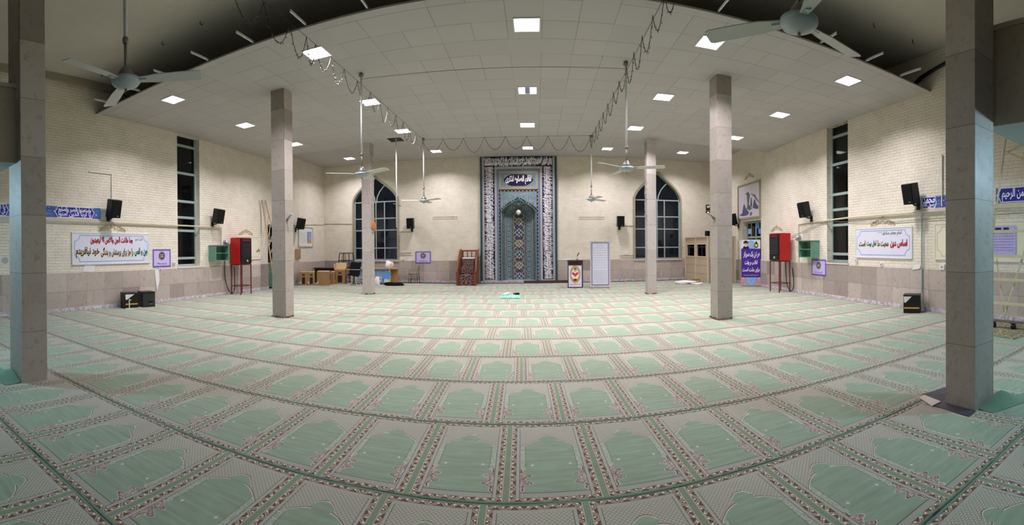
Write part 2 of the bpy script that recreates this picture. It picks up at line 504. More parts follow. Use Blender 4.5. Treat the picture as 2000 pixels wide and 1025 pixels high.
def carpet_mat():
    """prayer-rug carpet: UV.x counts rugs, UV.y is metres from the near edge of the runner"""
    m = Mat('prayer_carpet', 0.95, 0.08)
    u, v, _ = m.xyz('UV')
    sw = 0.655
    H = 1.205
    wob = m.noise(9, 2)
    wob2 = m.noise(40, 2)
    cx = (u.fract() - 0.5) * sw
    ax = cx.abs()
    id_ = u.floor()
    vec = m.vec(cx, v, 0.0)
    pile = m.noise(220, 2, 0.6, m.vec(u * sw, v, 0.0))
    brush = m.noise(1.0, 4, 0.6, m.vec(u * sw * 3.0, v * 22.0, 0.0))
    G = lin((122, 138, 116)); G2 = lin((150, 168, 142)); BE = lin((168, 168, 156)); BR = lin((92, 55, 41)); DK = lin((72, 58, 44)); WH = lin((212, 202, 190)); PK = lin((186, 170, 160))
    # green field
    c = m.mix((brush - 0.22).clamp() * 1.6, G, G2)
    c = m.mix((m.noise(1.0, 3, 0.6, m.vec(u * sw * 9.0, v * 60.0, 0.0)) - 0.64).clamp() * 2.5, c, lin((96, 106, 90)))
    # whitish scrolls between the pillar line and the border
    sq = m.noise(38, 3, 0.6, vec)
    side = ax.band(0.192, 0.240) * v.band(0.40, 0.78)
    c = m.mix(side * (sq.band(0.50, 0.57) * 0.5 + 0.12), c, WH)
    c = m.mix((ax - 0.192).abs().lt(0.0022) * v.band(0.44, 0.76) * 0.7, c, DK)
    # white flowers
    fx = (ax - 0.142); fy = v - (0.47 + (cx.gt(0.0)) * 0.01)
    fd = fx * fx + fy * fy
    fl_ = fd.lt(0.00009).mx((fx.abs() * fy.abs()).lt(0.000022) * fd.lt(0.00042))
    c = m.mix(fl_, c, WH)
    # arch: height of the green field
    h1 = 0.975 - (ax / 0.075) ** 2.0 * 0.055
    h2 = 0.872 - (((ax - 0.062).mx(0.0)) / 0.178) ** 1.7 * 0.135
    bulb = ax.lt(0.078 - (v - 0.905).abs() * 0.35)
    hi = X.op('MULTIPLY', bulb, h1) + (1.0 - bulb) * h2
    hi = hi + (wob2 - 0.5) * 0.010
    d = v - hi
    lat_u = u * sw; rowi = (v / 0.0165).floor()
    sc = ((lat_u / 0.031 + (rowi / 2.0).fract()).fract() - 0.5)
    sv = (v / 0.0165).fract()
    arc = (sc * sc * 2.6 + sv).fract()
    scale_c = m.mix((arc.band(0.48, 0.80) * 0.85 + (pile - 0.5) * 1.6).clamp(), lin((184, 180, 164)), lin((92, 88, 70)))
    above = d.gt(0.0)
    c = m.mix(above, c, scale_c)
    c = m.mix(d.band(-0.006, 0.002), c, WH)
    c = m.mix(d.band(0.002, 0.009) * wob.gt(0.42), c, lin((98, 62, 48)))
    # corner ornaments
    tt = ((v - 0.115) / 0.315)
    env = ((tt * PI).sin()).mx(0.0) ** 0.8
    b = 0.236 - env * (0.070 + (v * 62.0).sin() * 0.032) - (wob2 - 0.5) * 0.02
    orn = ax - b
    inv = v.band(0.11, 0.43)
    on = m.noise(46, 3, 0.6, vec)
    oc = m.mix(on.band(0.49, 0.57), PK, lin((112, 84, 78)))
    c = m.mix(orn.gt(0.0) * inv, c, oc)
    c = m.mix(orn.band(0.0, 0.006) * inv, c, WH)
    c = m.mix(orn.band(0.006, 0.015) * inv * wob.gt(0.45), c, BR)
    # bottom lattice band
    lb = v.band(0.062, 0.115)
    lat = ((((lat_u + v) / 0.022).fract() - 0.5).abs() + (((lat_u - v) / 0.022).fract() - 0.5).abs())
    latc = m.mix(lat.band(0.35, 0.62) * 0.6 + (pile - 0.5) * 0.4, lin((172, 170, 158)), lin((112, 106, 92)))
    c = m.mix(lb, c, latc)
    c = m.mix(v.band(0.113, 0.119), c, lin((66, 64, 50)))
    # side beige line
    ins = v.band(0.062, 1.13)
    sl = ax.band(0.238, 0.262)
    spk = m.noise(160, 1, 0.5, vec)
    c = m.mix(sl * ins, c, m.mix(spk.gt(0.53) * 0.55, lin((178, 176, 164)), lin((118, 110, 98))))
    c = m.mix(ax.band(0.235, 0.240) * ins * 0.8, c, DK)
    c = m.mix(v.band(1.105, 1.135) * ax.lt(0.262), c, m.mix(spk.gt(0.53) * 0.55, lin((174, 172, 158)), lin((118, 110, 98))))
    # floral border, along both sides and both ends
    def floral(along, across, half):
        sg = ((along / 0.12).fract().lt(0.5)) * 2.0 - 1.0
        q = (along / 0.06 + sg * across / half * 0.32 + (wob2 - 0.5) * 0.25).fract()
        e = (across / half).abs()
        leaf = q.band(0.12, 0.82) * (e + (q - 0.47).abs() * 1.1).lt(1.10)
        f = m.mix(leaf, BR, lin((166, 152, 132)))
        f = m.mix(leaf * (q - 0.50).abs().lt(0.05), f, lin((84, 62, 44)))
        f = m.mix(leaf * q.band(0.12, 0.22), f, lin((70, 62, 44)))
        f2 = (((along / 0.0525).fract() - 0.5) * 0.0525); f3 = across - half * 0.35
        f = m.mix((f2 * f2 + f3 * f3 * 1.4).lt(0.00007), f, lin((226, 214, 200)))
        f = m.mix((pile - 0.5) * 0.6, f, lin((190, 176, 150)))
        return f
    fb = ax.band(0.262, 0.303)
    c = m.mix(fb, c, floral(v, ax - 0.283, 0.021))
    eb = v.band(0.020, 0.062).mx(v.band(1.135, 1.180))
    vv = v - 0.041 - v.gt(0.6) * 1.117
    c = m.mix(eb * ax.lt(0.303), c, floral(lat_u, vv, 0.021))
    c = m.mix(ax.band(0.301, 0.307), c, lin((196, 184, 160)))
    # green strip between rugs and green edge piping
    c = m.mix(ax.gt(0.306), c, m.mix(brush, lin((112, 128, 104)), lin((128, 145, 120))))
    pip = v.lt(0.020).mx(v.gt(1.180))
    pl = ((v / 0.0075).fract() - 0.5).abs()
    c = m.mix(pip, c, m.mix(pl.gt(0.33), lin((118, 142, 118)), lin((74, 96, 78))))
    c = m.scale(c, (pile * 0.36 + 0.82) * (m.noise(1.3, 3) * 0.24 + 0.88))
    m.col(c)
    m.b.inputs['Sheen Weight'].default_value = 0.25
    m.b.inputs['Sheen Roughness'].default_value = 0.5
    m.bump(pile, 0.35, 0.004)
    return m.m
def tile_pattern(name, base, base2, line, fl, scale=9.0, rough=0.22, med=None):
    """glazed haft-rangi tile: scrolling lines and small flowers on a coloured ground"""
    m = Mat(name, rough, 0.5)
    x, y, z = m.xyz()
    u = m.vec(x.abs() - y, 0.0, z)
    w1 = m.noise(scale * 0.8, 2, 0.5, u)
    ln = 1.0 - (((w1 * 7.0).fract() - 0.5).abs() / 0.17).clamp()
    v = m.vor(scale * 1.3, 'F1', u)
    c = m.mix(m.noise(scale * 0.4, 2, 0.5, u).gt(0.5), lin(base), lin(base2))
    c = m.mix(ln * 0.8, c, lin(line))
    c = m.mix(v.lt(0.22), c, lin(fl)); c = m.mix(v.lt(0.09), c, lin((232, 226, 214)))
    if med:                                                        # column of medallions joined by a scrolling stem
        c0, per, hw, ca_, cb_, ln_ = med
        uu = (x.abs() - y - c0).abs(); zz = ((z / per).fract() - 0.5).abs() * per
        d = uu / hw + zz / (per * 0.36) + ((z * 2 * PI / per * 6.0).sin()) * 0.06
        alt = (z / per / 2.0).fract().lt(0.5)
        c = m.mix(d.lt(0.9), c, m.mix(alt, lin(ca_), lin(cb_)))
        c = m.mix(d.lt(0.42), c, lin(base)); c = m.mix(d.lt(0.2), c, lin(ln_))
        c = m.mix((d - 0.95).abs().lt(0.09), c, lin(ln_))
        st = (uu - hw * (0.55 + 0.45 * (z * 2 * PI / per + PI / 2).sin())).abs().lt(0.011)
        c = m.mix(st, c, lin(ln_))
    m.col(c)
    return m.m
def dash_mat(name, a, b, period, duty=0.5, rough=0.25):
    m = Mat(name, rough, 0.5)
    x, y, z = m.xyz()
    p = (((x - z) * 0.7071 / period).fract().lt(duty)) * ((((x + z) * 0.7071 / period).fract()).lt(duty))
    n = m.noise(60, 2)
    m.col(m.mix((p * 1.0), lin(a), lin(b))); m.rough(n * 0.2 + 0.15)
    return m.m
def wood_mat(name, a, b, scale=4.0, rough=0.5):
    m = Mat(name, rough, 0.35)
    x, y, z = m.xyz()
    g = m.noise(scale, 5, 0.6, m.vec(x * 6.0, y * 6.0, z * 0.7), 0.5)
    m.col(m.mix(g, lin(a), lin(b))); m.bump(g, 0.1, 0.003)
    return m.m
def rug_mat(name, a, b, c, scale):
    m = Mat(name, 0.95, 0.1)
    x, y, z = m.xyz()
    u = m.vec(x.abs(), y, z)
    v = m.vor(scale, 'F1', u); n = m.noise(scale * 1.3, 3, 0.6, u)
    k = m.mix(n.band(0.46, 0.56), lin(a), lin(b)); k = m.mix(v.lt(0.25), k, lin(c))
    k = m.mix(v.lt(0.12), k, lin((214, 190, 180)))
    m.col(k); m.bump(m.noise(120, 2), 0.3, 0.003)
    return m.m

M = {}
M['brick'] = brick_mat()
M['dado'] = stone_mat('travertine_dado', (164, 150, 140), (194, 182, 172), 0.62, 0.535, 0.0)
M['pillar'] = stone_mat('travertine_pillar_cladding', (162, 150, 138), (190, 180, 170), 0.40, 0.72, 0.35, 0.10)
M['pillar_far'] = stone_mat('pale_pillar_cladding', (176, 166, 158), (200, 192, 186), 0.40, 0.86, 0.25, 0.22)
M['parapet'] = stone_mat('gallery_cladding', (142, 128, 110), (160, 146, 126), 0.62, 2.4, 0.0, 0.3)
M['marble'] = marble_mat()
M['ceiling'] = tile_ceiling_mat()
M['plaster'] = plaster_mat('old_ceiling_plaster', (214, 208, 196))
M['cornice'] = plaster_mat('plaster_cornice', (168, 160, 140))
M['gallery_paint'] = plaster_mat('grey_green_paint', (176, 190, 188), 0.2)
M['fill'] = concrete_patch()
M['glass'] = glass_mat()
M['clear_glass'] = glass_mat('clear_booth_glass', (0.9, 0.92, 0.92, 1))
M['carpet'] = carpet_mat()
M['subfloor'] = plain('dark_subfloor', (58, 54, 50), 0.9)
M['frame_green'] = plain('grey_green_window_paint', (150, 164, 158), 0.5, 0.3, 0, 0.1)
M['white_paint'] = plain('white_paint', (222, 220, 214), 0.5)
M['cream_paint'] = plain('cream_paint', (222, 212, 188), 0.6)
M['sill'] = plain('pale_stone_sill', (206, 194, 184), 0.5)
M['white_metal'] = plain('white_enamel', (216, 218, 218), 0.35, 0.4, 0, 0.06)
M['fan_white'] = plain('fan_enamel', (198, 200, 196), 0.4, 0.4, 0, 0.08, 5)
M['fan_grey'] = plain('fan_motor_grey', (168, 178, 182), 0.4, 0.4, 0.2)
M['dirty_steel'] = plain('dull_steel', (128, 124, 118), 0.45, 0.5, 0.6, 0.25)
M['black_metal'] = plain('black_metal', (28, 27, 27), 0.45)
M['black'] = plain('black_plastic', (14, 14, 15), 0.42, 0.35)
M['grille'] = plain('black_grille_cloth', (10, 11, 12), 0.7, 0.2)
M['dark_paint'] = plain('dark_void_paint', (20, 20, 20), 0.9)
M['red'] = plain('red_enamel', (176, 22, 24), 0.32, 0.5, 0, 0.06, 3)
M['dark_red'] = plain('dark_red_steel', (96, 22, 26), 0.45, 0.4)
M['cab_green'] = plain('green_painted_shelf', (104, 148, 128), 0.5, 0.3)
M['teal'] = plain('teal_sheet_metal', (70, 128, 124), 0.5, 0.3)
M['wire_dark'] = plain('dark_wire', (48, 44, 38), 0.6)
M['wire_grey'] = plain('grey_wire', (120, 116, 108), 0.5)
M['conduit'] = plain('painted_conduit', (204, 192, 164), 0.55)
M['rust'] = plain('rusty_channel', (116, 98, 78), 0.8, 0.2, 0, 0.4, 12)
M['navy'] = plain('navy_glaze', (34, 28, 62), 0.2, 0.5)
M['navy_bright'] = plain('cobalt_glaze', (40, 40, 150), 0.25, 0.5)
M['blue_tile'] = tile_pattern('blue_scroll_tile', (54, 78, 150), (70, 96, 166), (120, 140, 196), (196, 186, 110), 7)
M['teal_tile'] = tile_pattern('teal_scroll_tile', (96, 118, 130), (104, 128, 136), (180, 198, 200), (136, 100, 112), 13)
M['teal_dark'] = tile_pattern('deep_teal_scroll_tile', (58, 80, 94), (64, 92, 102), (176, 192, 192), (28, 30, 56), 13, 0.22, (-0.035, 0.24, 0.20, (38, 58, 84), (48, 88, 98), (188, 202, 200)))
M['navy_scroll'] = tile_pattern('navy_scroll_tile', (30, 26, 44), (38, 34, 58), (196, 188, 196), (150, 112, 92), 10, 0.22, (-0.64, 0.52, 0.22, (150, 136, 96), (44, 96, 116), (206, 200, 204)))
M['teal_edge'] = plain('teal_glaze', (40, 72, 84), 0.22, 0.5, 0, 0.2)
M['blue_edge'] = plain('blue_glaze', (104, 120, 148), 0.22, 0.5, 0, 0.2)
M['turq'] = plain('turquoise_glaze', (70, 122, 124), 0.22, 0.5, 0, 0.15)
M['dots'] = dash_mat('black_and_white_tile_border', (200, 196, 192), (36, 30, 52), 0.045, 0.55)
M['dots_yellow'] = dash_mat('yellow_tile_border', (170, 166, 136), (96, 84, 92), 0.055, 0.5)
M['dash_brown'] = dash_mat('brown_dashed_tile_border', (60, 34, 36), (168, 150, 148), 0.12, 0.45)
M['white_glaze'] = plain('white_glaze', (246, 244, 246), 0.22, 0.5, 0, 0.03)
M['wood'] = wood_mat('reddish_carved_wood', (88, 48, 29), (142, 86, 54))
M['wood_dark'] = wood_mat('dark_brown_laminate', (56, 40, 32), (84, 62, 50))
M['wood_tan'] = wood_mat('tan_desk_laminate', (160, 126, 88), (184, 150, 110))
M['wood_pole'] = wood_mat('weathered_pole_wood', (132, 108, 82), (176, 150, 118))
M['wood_pale'] = wood_mat('pale_ladder_wood', (198, 188, 150), (222, 212, 178))
M['stair_rug'] = rug_mat('dark_red_stair_carpet', (52, 22, 26), (150, 126, 124), (120, 88, 92), 13)
M['cushion'] = plain('white_cushion', (226, 218, 206), 0.9)
M['cardboard'] = wood_mat('brown_cardboard', (150, 114, 70), (174, 138, 92), 2.0, 0.85)
M['cardboard_in'] = wood_mat('pale_cardboard_flap', (196, 166, 124), (210, 182, 142), 2.0, 0.85)
M['print_dark'] = plain('dark_print', (44, 26, 20), 0.7)
M['booth'] = plain('beige_booth_panel', (188, 168, 144), 0.55, 0.3, 0, 0.06)
M['booth_trim'] = plain('pale_booth_trim', (212, 194, 172), 0.5)
M['paper'] = plain('white_sign_sheet', (214, 214, 228), 0.6, 0.2, 0, 0.03)
M['cream_panel'] = plain('cream_sign_panel', (226, 220, 196), 0.6, 0.2, 0, 0.04)
M['ink_black'] = plain('black_ink', (22, 18, 22), 0.6)
M['ink_red'] = plain('red_ink', (214, 52, 76), 0.6)
M['ink_darkred'] = plain('dark_red_ink', (128, 20, 40), 0.6)
M['ink_green'] = plain('green_ink', (96, 196, 112), 0.6)
M['ink_yellow'] = plain('yellow_ink', (228, 190, 70), 0.6)
M['ink_blue'] = plain('pale_blue_ink', (120, 150, 200), 0.6)
M['ink_grey'] = plain('grey_ink', (112, 110, 128), 0.6)
M['ink_lilac'] = plain('lilac_ink', (186, 176, 226), 0.6)
M['lilac'] = plain('lilac_poster_paper', (196, 182, 226), 0.6, 0.2, 0, 0.03)
M['board_grey'] = plain('pale_grey_board', (196, 188, 194), 0.6)
M['violet'] = plain('violet_print', (104, 84, 168), 0.6, 0.2, 0, 0.04)
M['purple'] = plain('deep_purple_print', (72, 40, 142), 0.55, 0.2, 0, 0.05)
M['plum'] = plain('plum_print', (48, 30, 70), 0.6)
M['mauve'] = plain('mauve_print', (160, 136, 142), 0.6)
M['sky_print'] = plain('sky_blue_print', (140, 176, 220), 0.6)
M['pink_print'] = tile_pattern('pink_flower_print', (206, 108, 130), (222, 150, 170), (240, 200, 210), (170, 40, 70), 20, 0.6)
M['arabesque'] = tile_pattern('blue_arabesque_print', (140, 176, 220), (150, 184, 222), (44, 70, 110), (60, 90, 130), 16, 0.6)
M['skin'] = plain('skin_print', (206, 160, 130), 0.6)
M['beard'] = plain('grey_beard_print', (206, 204, 204), 0.6)
M['gold'] = plain('gold_print', (206, 156, 62), 0.5)
M['lime'] = plain('lime_emblem', (196, 206, 70), 0.6)
M['blue_bright'] = plain('bright_blue_print', (92, 150, 214), 0.6)
M['orange_print'] = plain('ochre_print', (196, 146, 74), 0.6)
M['cloth_black'] = plain('black_cloth', (16, 16, 20), 0.95, 0.1, 0, 0.3, 14, 0.3)
M['leather'] = plain('black_leather', (11, 10, 10), 0.6, 0.2, 0, 0.2, 10)
M['bag_white'] = plain('white_bag', (226, 222, 220), 0.55, 0.3, 0, 0.1, 16, 0.3)
M['bag_pink'] = plain('pink_striped_bag', (228, 214, 216), 0.6, 0.3, 0, 0.3, 26)
M['rug_green'] = rug_mat('bright_green_prayer_mat', (24, 148, 112), (190, 226, 212), (60, 170, 140), 14)
M['rug_edge'] = plain('green_mat_fringe', (20, 132, 100), 0.9)
M['carpet_green'] = plain('plain_green_carpet', (116, 138, 116), 0.95, 0.1, 0, 0.12, 4)
M['slate'] = plain('slate_floor_tile', (70, 66, 76), 0.5, 0.3, 0, 0.3, 5)
M['globe'] = plain('opal_glass_globe', (236, 230, 214), 0.2, 0.5, 0, 0.03)
M['orange'] = plain('orange_clock_rim', (196, 120, 70), 0.5)
M['box_olive'] = plain('olive_carton', (150, 128, 60), 0.8)
M['screen_grey'] = plain('dark_screen', (40, 42, 46), 0.25, 0.5)
M['silver'] = plain('brushed_steel', (168, 170, 168), 0.35, 0.5, 0.7)
M['beige_runner'] = rug_mat('beige_patterned_runner', (150, 142, 112), (110, 104, 80), (176, 168, 134), 9)
M['gypsum'] = plain('carved_relief', (196, 182, 152), 0.8, 0.15, 0, 0.2, 20)
M['tape'] = plain('white_plaster_patch', (226, 222, 220), 0.7)
M['diffuser'] = glow('lit_panel_diffuser', (1.0, 0.99, 0.97, 1), PANEL_GLOW)
# ------------------------------------------------------------------ walls
ARCH = [(0.0, 1.0), (0.27, 0.80), (0.545, 0.60), (0.72, 0.455), (0.85, 0.32), (0.94, 0.19), (0.985, 0.09), (1.0, 0.0)]
def arch_top(c, wdt, spring, apex, n=0):
    l = [(c - wdt * x, spring + (apex - spring) * z) for x, z in reversed(ARCH)]
    return l + [(c + wdt * x, spring + (apex - spring) * z) for x, z in ARCH[1:]]
def rect_hole(a, b, z0, z1): return dict(a=a, b=b, z0=z0, top=[(a, z1), (b, z1)])
def arch_hole(c, wdt, z0, spring, apex): return dict(a=c - wdt, b=c + wdt, z0=z0, top=arch_top(c, wdt, spring, apex))
def top_at(h, s):
    for (a, za), (b, zb) in zip(h['top'], h['top'][1:]):
        if a - 1e-9 <= s <= b + 1e-9:
            return za + (zb - za) * (s - a) / max(b - a, 1e-9)
def wall_panel(mb, s0, s1, z0, z1, holes, y0, y1, mat=0):
    cuts = {s0, s1}
    for h in holes:
        for s, z in h['top']: cuts.add(min(max(s, s0), s1))
    cuts = sorted(cuts)
    for y in (y0, y1):
        for a, b in zip(cuts, cuts[1:]):
            mid = (a + b) / 2
            hs = [h for h in holes if h['a'] < mid < h['b']]
            if not hs:
                mb.poly([(a, y, z0), (b, y, z0), (b, y, z1), (a, y, z1)], mat); continue
            h = hs[0]
            if h['z0'] > z0 + 1e-6: mb.poly([(a, y, z0), (b, y, z0), (b, y, min(h['z0'], z1)), (a, y, min(h['z0'], z1))], mat)
            ta, tb = top_at(h, a), top_at(h, b)
            if max(ta, tb) < z1 - 1e-6: mb.poly([(a, y, ta), (b, y, tb), (b, y, z1), (a, y, z1)], mat)
    for h in holes:                                                # reveals
        lo, hi = max(h['z0'], z0), z1
        if h['z0'] > z1: continue
        if h['z0'] > z0 + 1e-6:
            mb.poly([(h['a'], y0, lo), (h['b'], y0, lo), (h['b'], y1, lo), (h['a'], y1, lo)], mat)
        for s, z in (h['top'][0], h['top'][-1]):
            mb.poly([(s, y0, lo), (s, y1, lo), (s, y1, min(z, hi)), (s, y0, min(z, hi))], mat)
        for (a, za), (b, zb) in zip(h['top'], h['top'][1:]):
            if max(za, zb) < z1 - 1e-6: mb.poly([(a, y0, za), (b, y0, zb), (b, y1, zb), (a, y1, za)], mat)
    mb.poly([(s0, y0, z1), (s1, y0, z1), (s1, y1, z1), (s0, y1, z1)], mat)
    for s in (s0, s1): mb.poly([(s, y0, z0), (s, y1, z0), (s, y1, z1), (s, y0, z1)], mat)

MIHRAB = (-2.215, 1.345)
HOLES = {
    'back': [arch_hole(-7.38, 1.15, 1.06, 3.94, 5.17), arch_hole(6.19, 1.16, 1.03, 3.88, 5.20), rect_hole(MIHRAB[0], MIHRAB[1], -0.01, 5.92)],
    'left': [rect_hole(9.71, 10.76, 1.08, 5.42), rect_hole(14.85, 16.72, -0.01, 2.68)],
    'right': [rect_hole(-10.95, -9.90, 1.10, 5.32), rect_hole(-17.12, -15.38, -0.01, 2.69)],
}
SPAN = {'back': (-10.45, 9.42), 'left': (-6.0, 20.02), 'right': (-20.46, 6.0)}
DADO = 1.035
for wname in ('back', 'left', 'right'):
    o, r = W(wname, 0, 0)
    s0, s1 = SPAN[wname]
    b = MB(); wall_panel(b, s0, s1, 0, 6.32, HOLES[wname], 0.0, 0.30)
    struct(b.build('wall_' + wname, M['brick'], None, o, r))
    b = MB(); lo = [dict(h, a=h['a'] - (0.0 if h['z0'] < 0 else 0), z0=h['z0']) for h in HOLES[wname]]
    wall_panel(b, s0, s1, 0.10, DADO, lo, -0.028, -0.001)
    struct(b.build('trim_' + str(1 + list(WALLS).index(wname)), M['dado'], None, o, r), 'beige travertine wainscot along the foot of the brick wall')
    b = MB(); wall_panel(b, s0, s1, 0.0, 0.10, [h for h in lo if h['z0'] < 0], -0.036, -0.001)
    struct(b.build('baseboard_' + wname, M['marble'], None, o, r))
b = MB(); b.span((-11.2, -6.2, 0), (9.2, -6.0, 6.32))
struct(b.build('wall_front', M['brick']))
b = MB(); b.span((-11.0, -6.1, -0.2), (9.4, 20.4, -0.012))
struct(b.build('floor', M['subfloor']))

# ------------------------------------------------------------------ ceilings
def ceil_slab(mb, quad, zf, t=0.025):
    P = [(x, y, zf(x, y)) for x, y in quad] + [(x, y, zf(x, y) + t) for x, y in quad]
    mb.add(P, [(0, 1, 2, 3), (7, 6, 5, 4), (0, 1, 5, 4), (1, 2, 6, 5), (2, 3, 7, 6), (3, 0, 4, 7)])
FRONT, FOLD = 6.44, 14.55
b = MB()
# tiled false ceiling with one tile missing, so that the hatch hole is a real opening
xa, xb, ya, yb = -4.93, -4.43, 13.86, 14.42
q = [(left_x, FRONT), (right_x, FRONT)]
ceil_slab(b, [(left_x(FRONT), FRONT), (right_x(FRONT), FRONT), (right_x(ya), ya), (left_x(ya), ya)], ceil_z)
ceil_slab(b, [(left_x(ya), ya), (xa, ya), (xa, yb), (left_x(yb), yb)], ceil_z)
ceil_slab(b, [(xb, ya), (right_x(ya), ya), (right_x(yb), yb), (xb, yb)], ceil_z)
ceil_slab(b, [(left_x(yb), yb), (right_x(yb), yb), (right_x(FOLD), FOLD), (left_x(FOLD), FOLD)], ceil_z)
struct(b.build('ceiling', M['ceiling']), 'white tiled false ceiling with faint square joints')
b = MB()
ceil_slab(b, [(left_x(14.6), 14.60), (right_x(14.6), 14.60), (9.1, 20.15), (-10.6, 19.9)], lambda x, y: STRIP_Z)
struct(b.build('ceiling_rear', M['ceiling']), 'higher strip of tiled ceiling in front of the niche wall')
b = MB()
P = [(left_x(FOLD), FOLD), (right_x(FOLD), FOLD)]
b.add([(x, y, z) for (x, y) in P for z in (ceil_z(x, y) + 0.026, STRIP_Z + 0.04)] + [(x, y + 0.04, z) for (x, y) in P for z in (ceil_z(x, y) + 0.026, STRIP_Z + 0.04)],
      [(0, 1, 3, 2), (4, 5, 7, 6), (0, 1, 5, 4), (2, 3, 7, 6), (1, 3, 7, 5), (0, 2, 6, 4)])
struct(b.build('trim_4', M['white_paint']), 'upright board closing the step between the two ceiling levels')
b = MB(); b.span((-11.3, -6.2, 6.32), (9.4, 20.4, 6.5))
struct(b.build('ceiling_upper', M['plaster']), 'old bare plaster ceiling above the false ceiling')
b = MB(); b.span((left_x(0) , -6.0, 6.13), (left_x(0) + 0.04, FRONT + 3, 6.318))
struct(b.build('trim_5', M['cornice'], None, None, YL * -0.0), 'plaster band at the top of the left wall')
# metal edge along the open front of the false ceiling
b = MB()
b.tube([(left_x(FRONT) + 0.01, FRONT - 0.012, ceil_z(left_x(FRONT), FRONT) + 0.012), (right_x(FRONT) - 0.01, FRONT - 0.012, ceil_z(right_x(FRONT), FRONT) + 0.012)], 0.016, 4)
struct(b.build('trim_6', M['dirty_steel']), 'metal edge strip along the open front of the false ceiling')
# flush channels in the old plaster
for name, a, c in (('trim_7', (-4.35, 2.6), (-4.9, 4.95)), ('trim_8', (5.2, 2.45), (3.55, 2.95))):
    dx, dy = c[0] - a[0], c[1] - a[1]; L = math.hypot(dx, dy)
    b = MB(); b.box((0, 0, 0), (L, 0.16, 0.05))
    struct(b.build(name, M['rust'], None, ((a[0] + c[0]) / 2, (a[1] + c[1]) / 2, 6.296), math.atan2(dy, dx)), 'rusty channel strip set in the old plaster ceiling')

# ------------------------------------------------------------------ side galleries
for name, x0, x1, z0, z1, yf in (('gallery', 4.02, right_x(-5) - 0.03, 2.87, 3.93, 2.36), ('gallery', left_x(-5) + 0.03, -5.06, 2.72, 3.71, 1.98)):
    t = thing(name, ('stone-clad gallery with grey-green soffit behind the right foreground pillar' if x0 > 0 else
                     'stone-clad gallery with grey-green soffit behind the left foreground pillar'), 'gallery', ((x0 + x1) / 2, -1.5, z0))
    cx = (x0 + x1) / 2; hw = (x1 - x0) / 2
    b = MB(); b.span((-hw, -3.5, 0.0), (hw, yf + 1.5, 0.14)); b.build('deck', M['gallery_paint'], t)
    b = MB()
    inner = -hw if x0 > 0 else hw
    sgn = 1 if x0 > 0 else -1
    b.span((inner, -3.5, 0.145), (inner + sgn * 0.10, yf + 1.5, z1 - z0 - 0.05))
    b.span((-hw + 0.101 * (x0 > 0), yf + 1.40, 0.145), (hw - 0.101 * (x0 < 0), yf + 1.5, z1 - z0 - 0.05))
    b.build('parapet', M['parapet'], t)
    b = MB(); b.span((inner - sgn * 0.02, -3.5, z1 - z0 - 0.049), (inner + sgn * 0.13, yf + 1.5, z1 - z0))
    b.build('coping', M['cornice'], t)
    b = MB(); b.span((inner - sgn * 0.004, -3.5, 0.0), (inner - sgn * 0.0035 + sgn * 0.003, yf + 1.5, 0.144)); b.build('edge_strip', M['parapet'], t)

# ------------------------------------------------------------------ pillars
def pillar(label, x0, x1, y0, y1, top, mat, seed, fill=None, base=None):
    t = thing('pillar', label, 'pillar', ((x0 + x1) / 2, (y0 + y1) / 2, 0), 0, None)
    hx, hy = (x1 - x0) / 2, (y1 - y0) / 2
    rnd = random.Random(seed)
    b = MB(); b.span((-hx, -hy, -0.01), (hx, hy, top))
    b.build('shaft', mat, t, None, 0, 0.006)
    if fill:                                                       # a face whose cladding has come off
        side, z0, z1 = fill
        b = MB(); zs = z0; P = []
        n = int((z1 - z0) / 0.08)
        L = []; R = []
        for i in range(n + 1):
            z = z0 + (z1 - z0) * i / n
            L.append(z)
        yA, yB = -hy * 0.98, hy * 0.9
        for i in range(n):
            za, zb = L[i], L[i + 1]
            ya = yA + rnd.uniform(0, 0.05); yb_ = yB - rnd.uniform(0, 0.09)
            d = 0.012 + rnd.uniform(0, 0.012)
            xx = hx if side > 0 else -hx
            b.span((xx, ya, za), (xx + side * d, yb_, zb))
        b.build('bare_plaster_patch', M['fill'], t)
    if base:
        b = MB()
        for i in range(26):
            a = rnd.uniform(-1, 1); sd = rnd.choice(((0, -1), (1, 0), (-1, 0)))
            if sd[0]: c = (sd[0] * (hx + 0.012), a * hy, 0.02)
            else: c = (a * hx, -hy - 0.012, 0.02)
            b.box((c[0], c[1], rnd.uniform(0.012, 0.03)), (rnd.uniform(0.03, 0.06), rnd.uniform(0.02, 0.04), rnd.uniform(0.015, 0.035)), 0, (rnd.uniform(-.4, .4), rnd.uniform(-.4, .4), rnd.uniform(0, 3)))
        b.build('broken_base', M['rust'], t)
    return t
pillar('tall stone-clad pillar at the left edge of the foreground', -5.33, -4.91, 1.98, 2.32, 6.319, M['pillar'], 1)
pillar('tall stone-clad pillar at the right edge of the foreground', 3.56, 3.93, 2.20, 2.55, 6.319, M['pillar'], 2)
pillar('pale stone pillar standing in mid-hall left of centre', -5.93, -5.55, 8.52, 8.88, ceil_z(-5.7, 8.7), M['pillar'], 3, None, True)
pillar('pale stone pillar standing in mid-hall right of centre', 3.86, 4.22, 8.60, 9.00, ceil_z(4.0, 8.8), M['pillar'], 4, None, True)
pillar('slim pillar standing before the left arched window', -6.00, -5.65, 14.20, 14.52, ceil_z(-5.8, 14.2), M['pillar_far'], 5, (1, 2.2, 5.0), True)
pillar('slim pillar standing before the right arched window', 3.78, 4.10, 14.20, 14.52, ceil_z(4.0, 14.2), M['pillar_far'], 6, (-1, 2.6, 5.2), True)

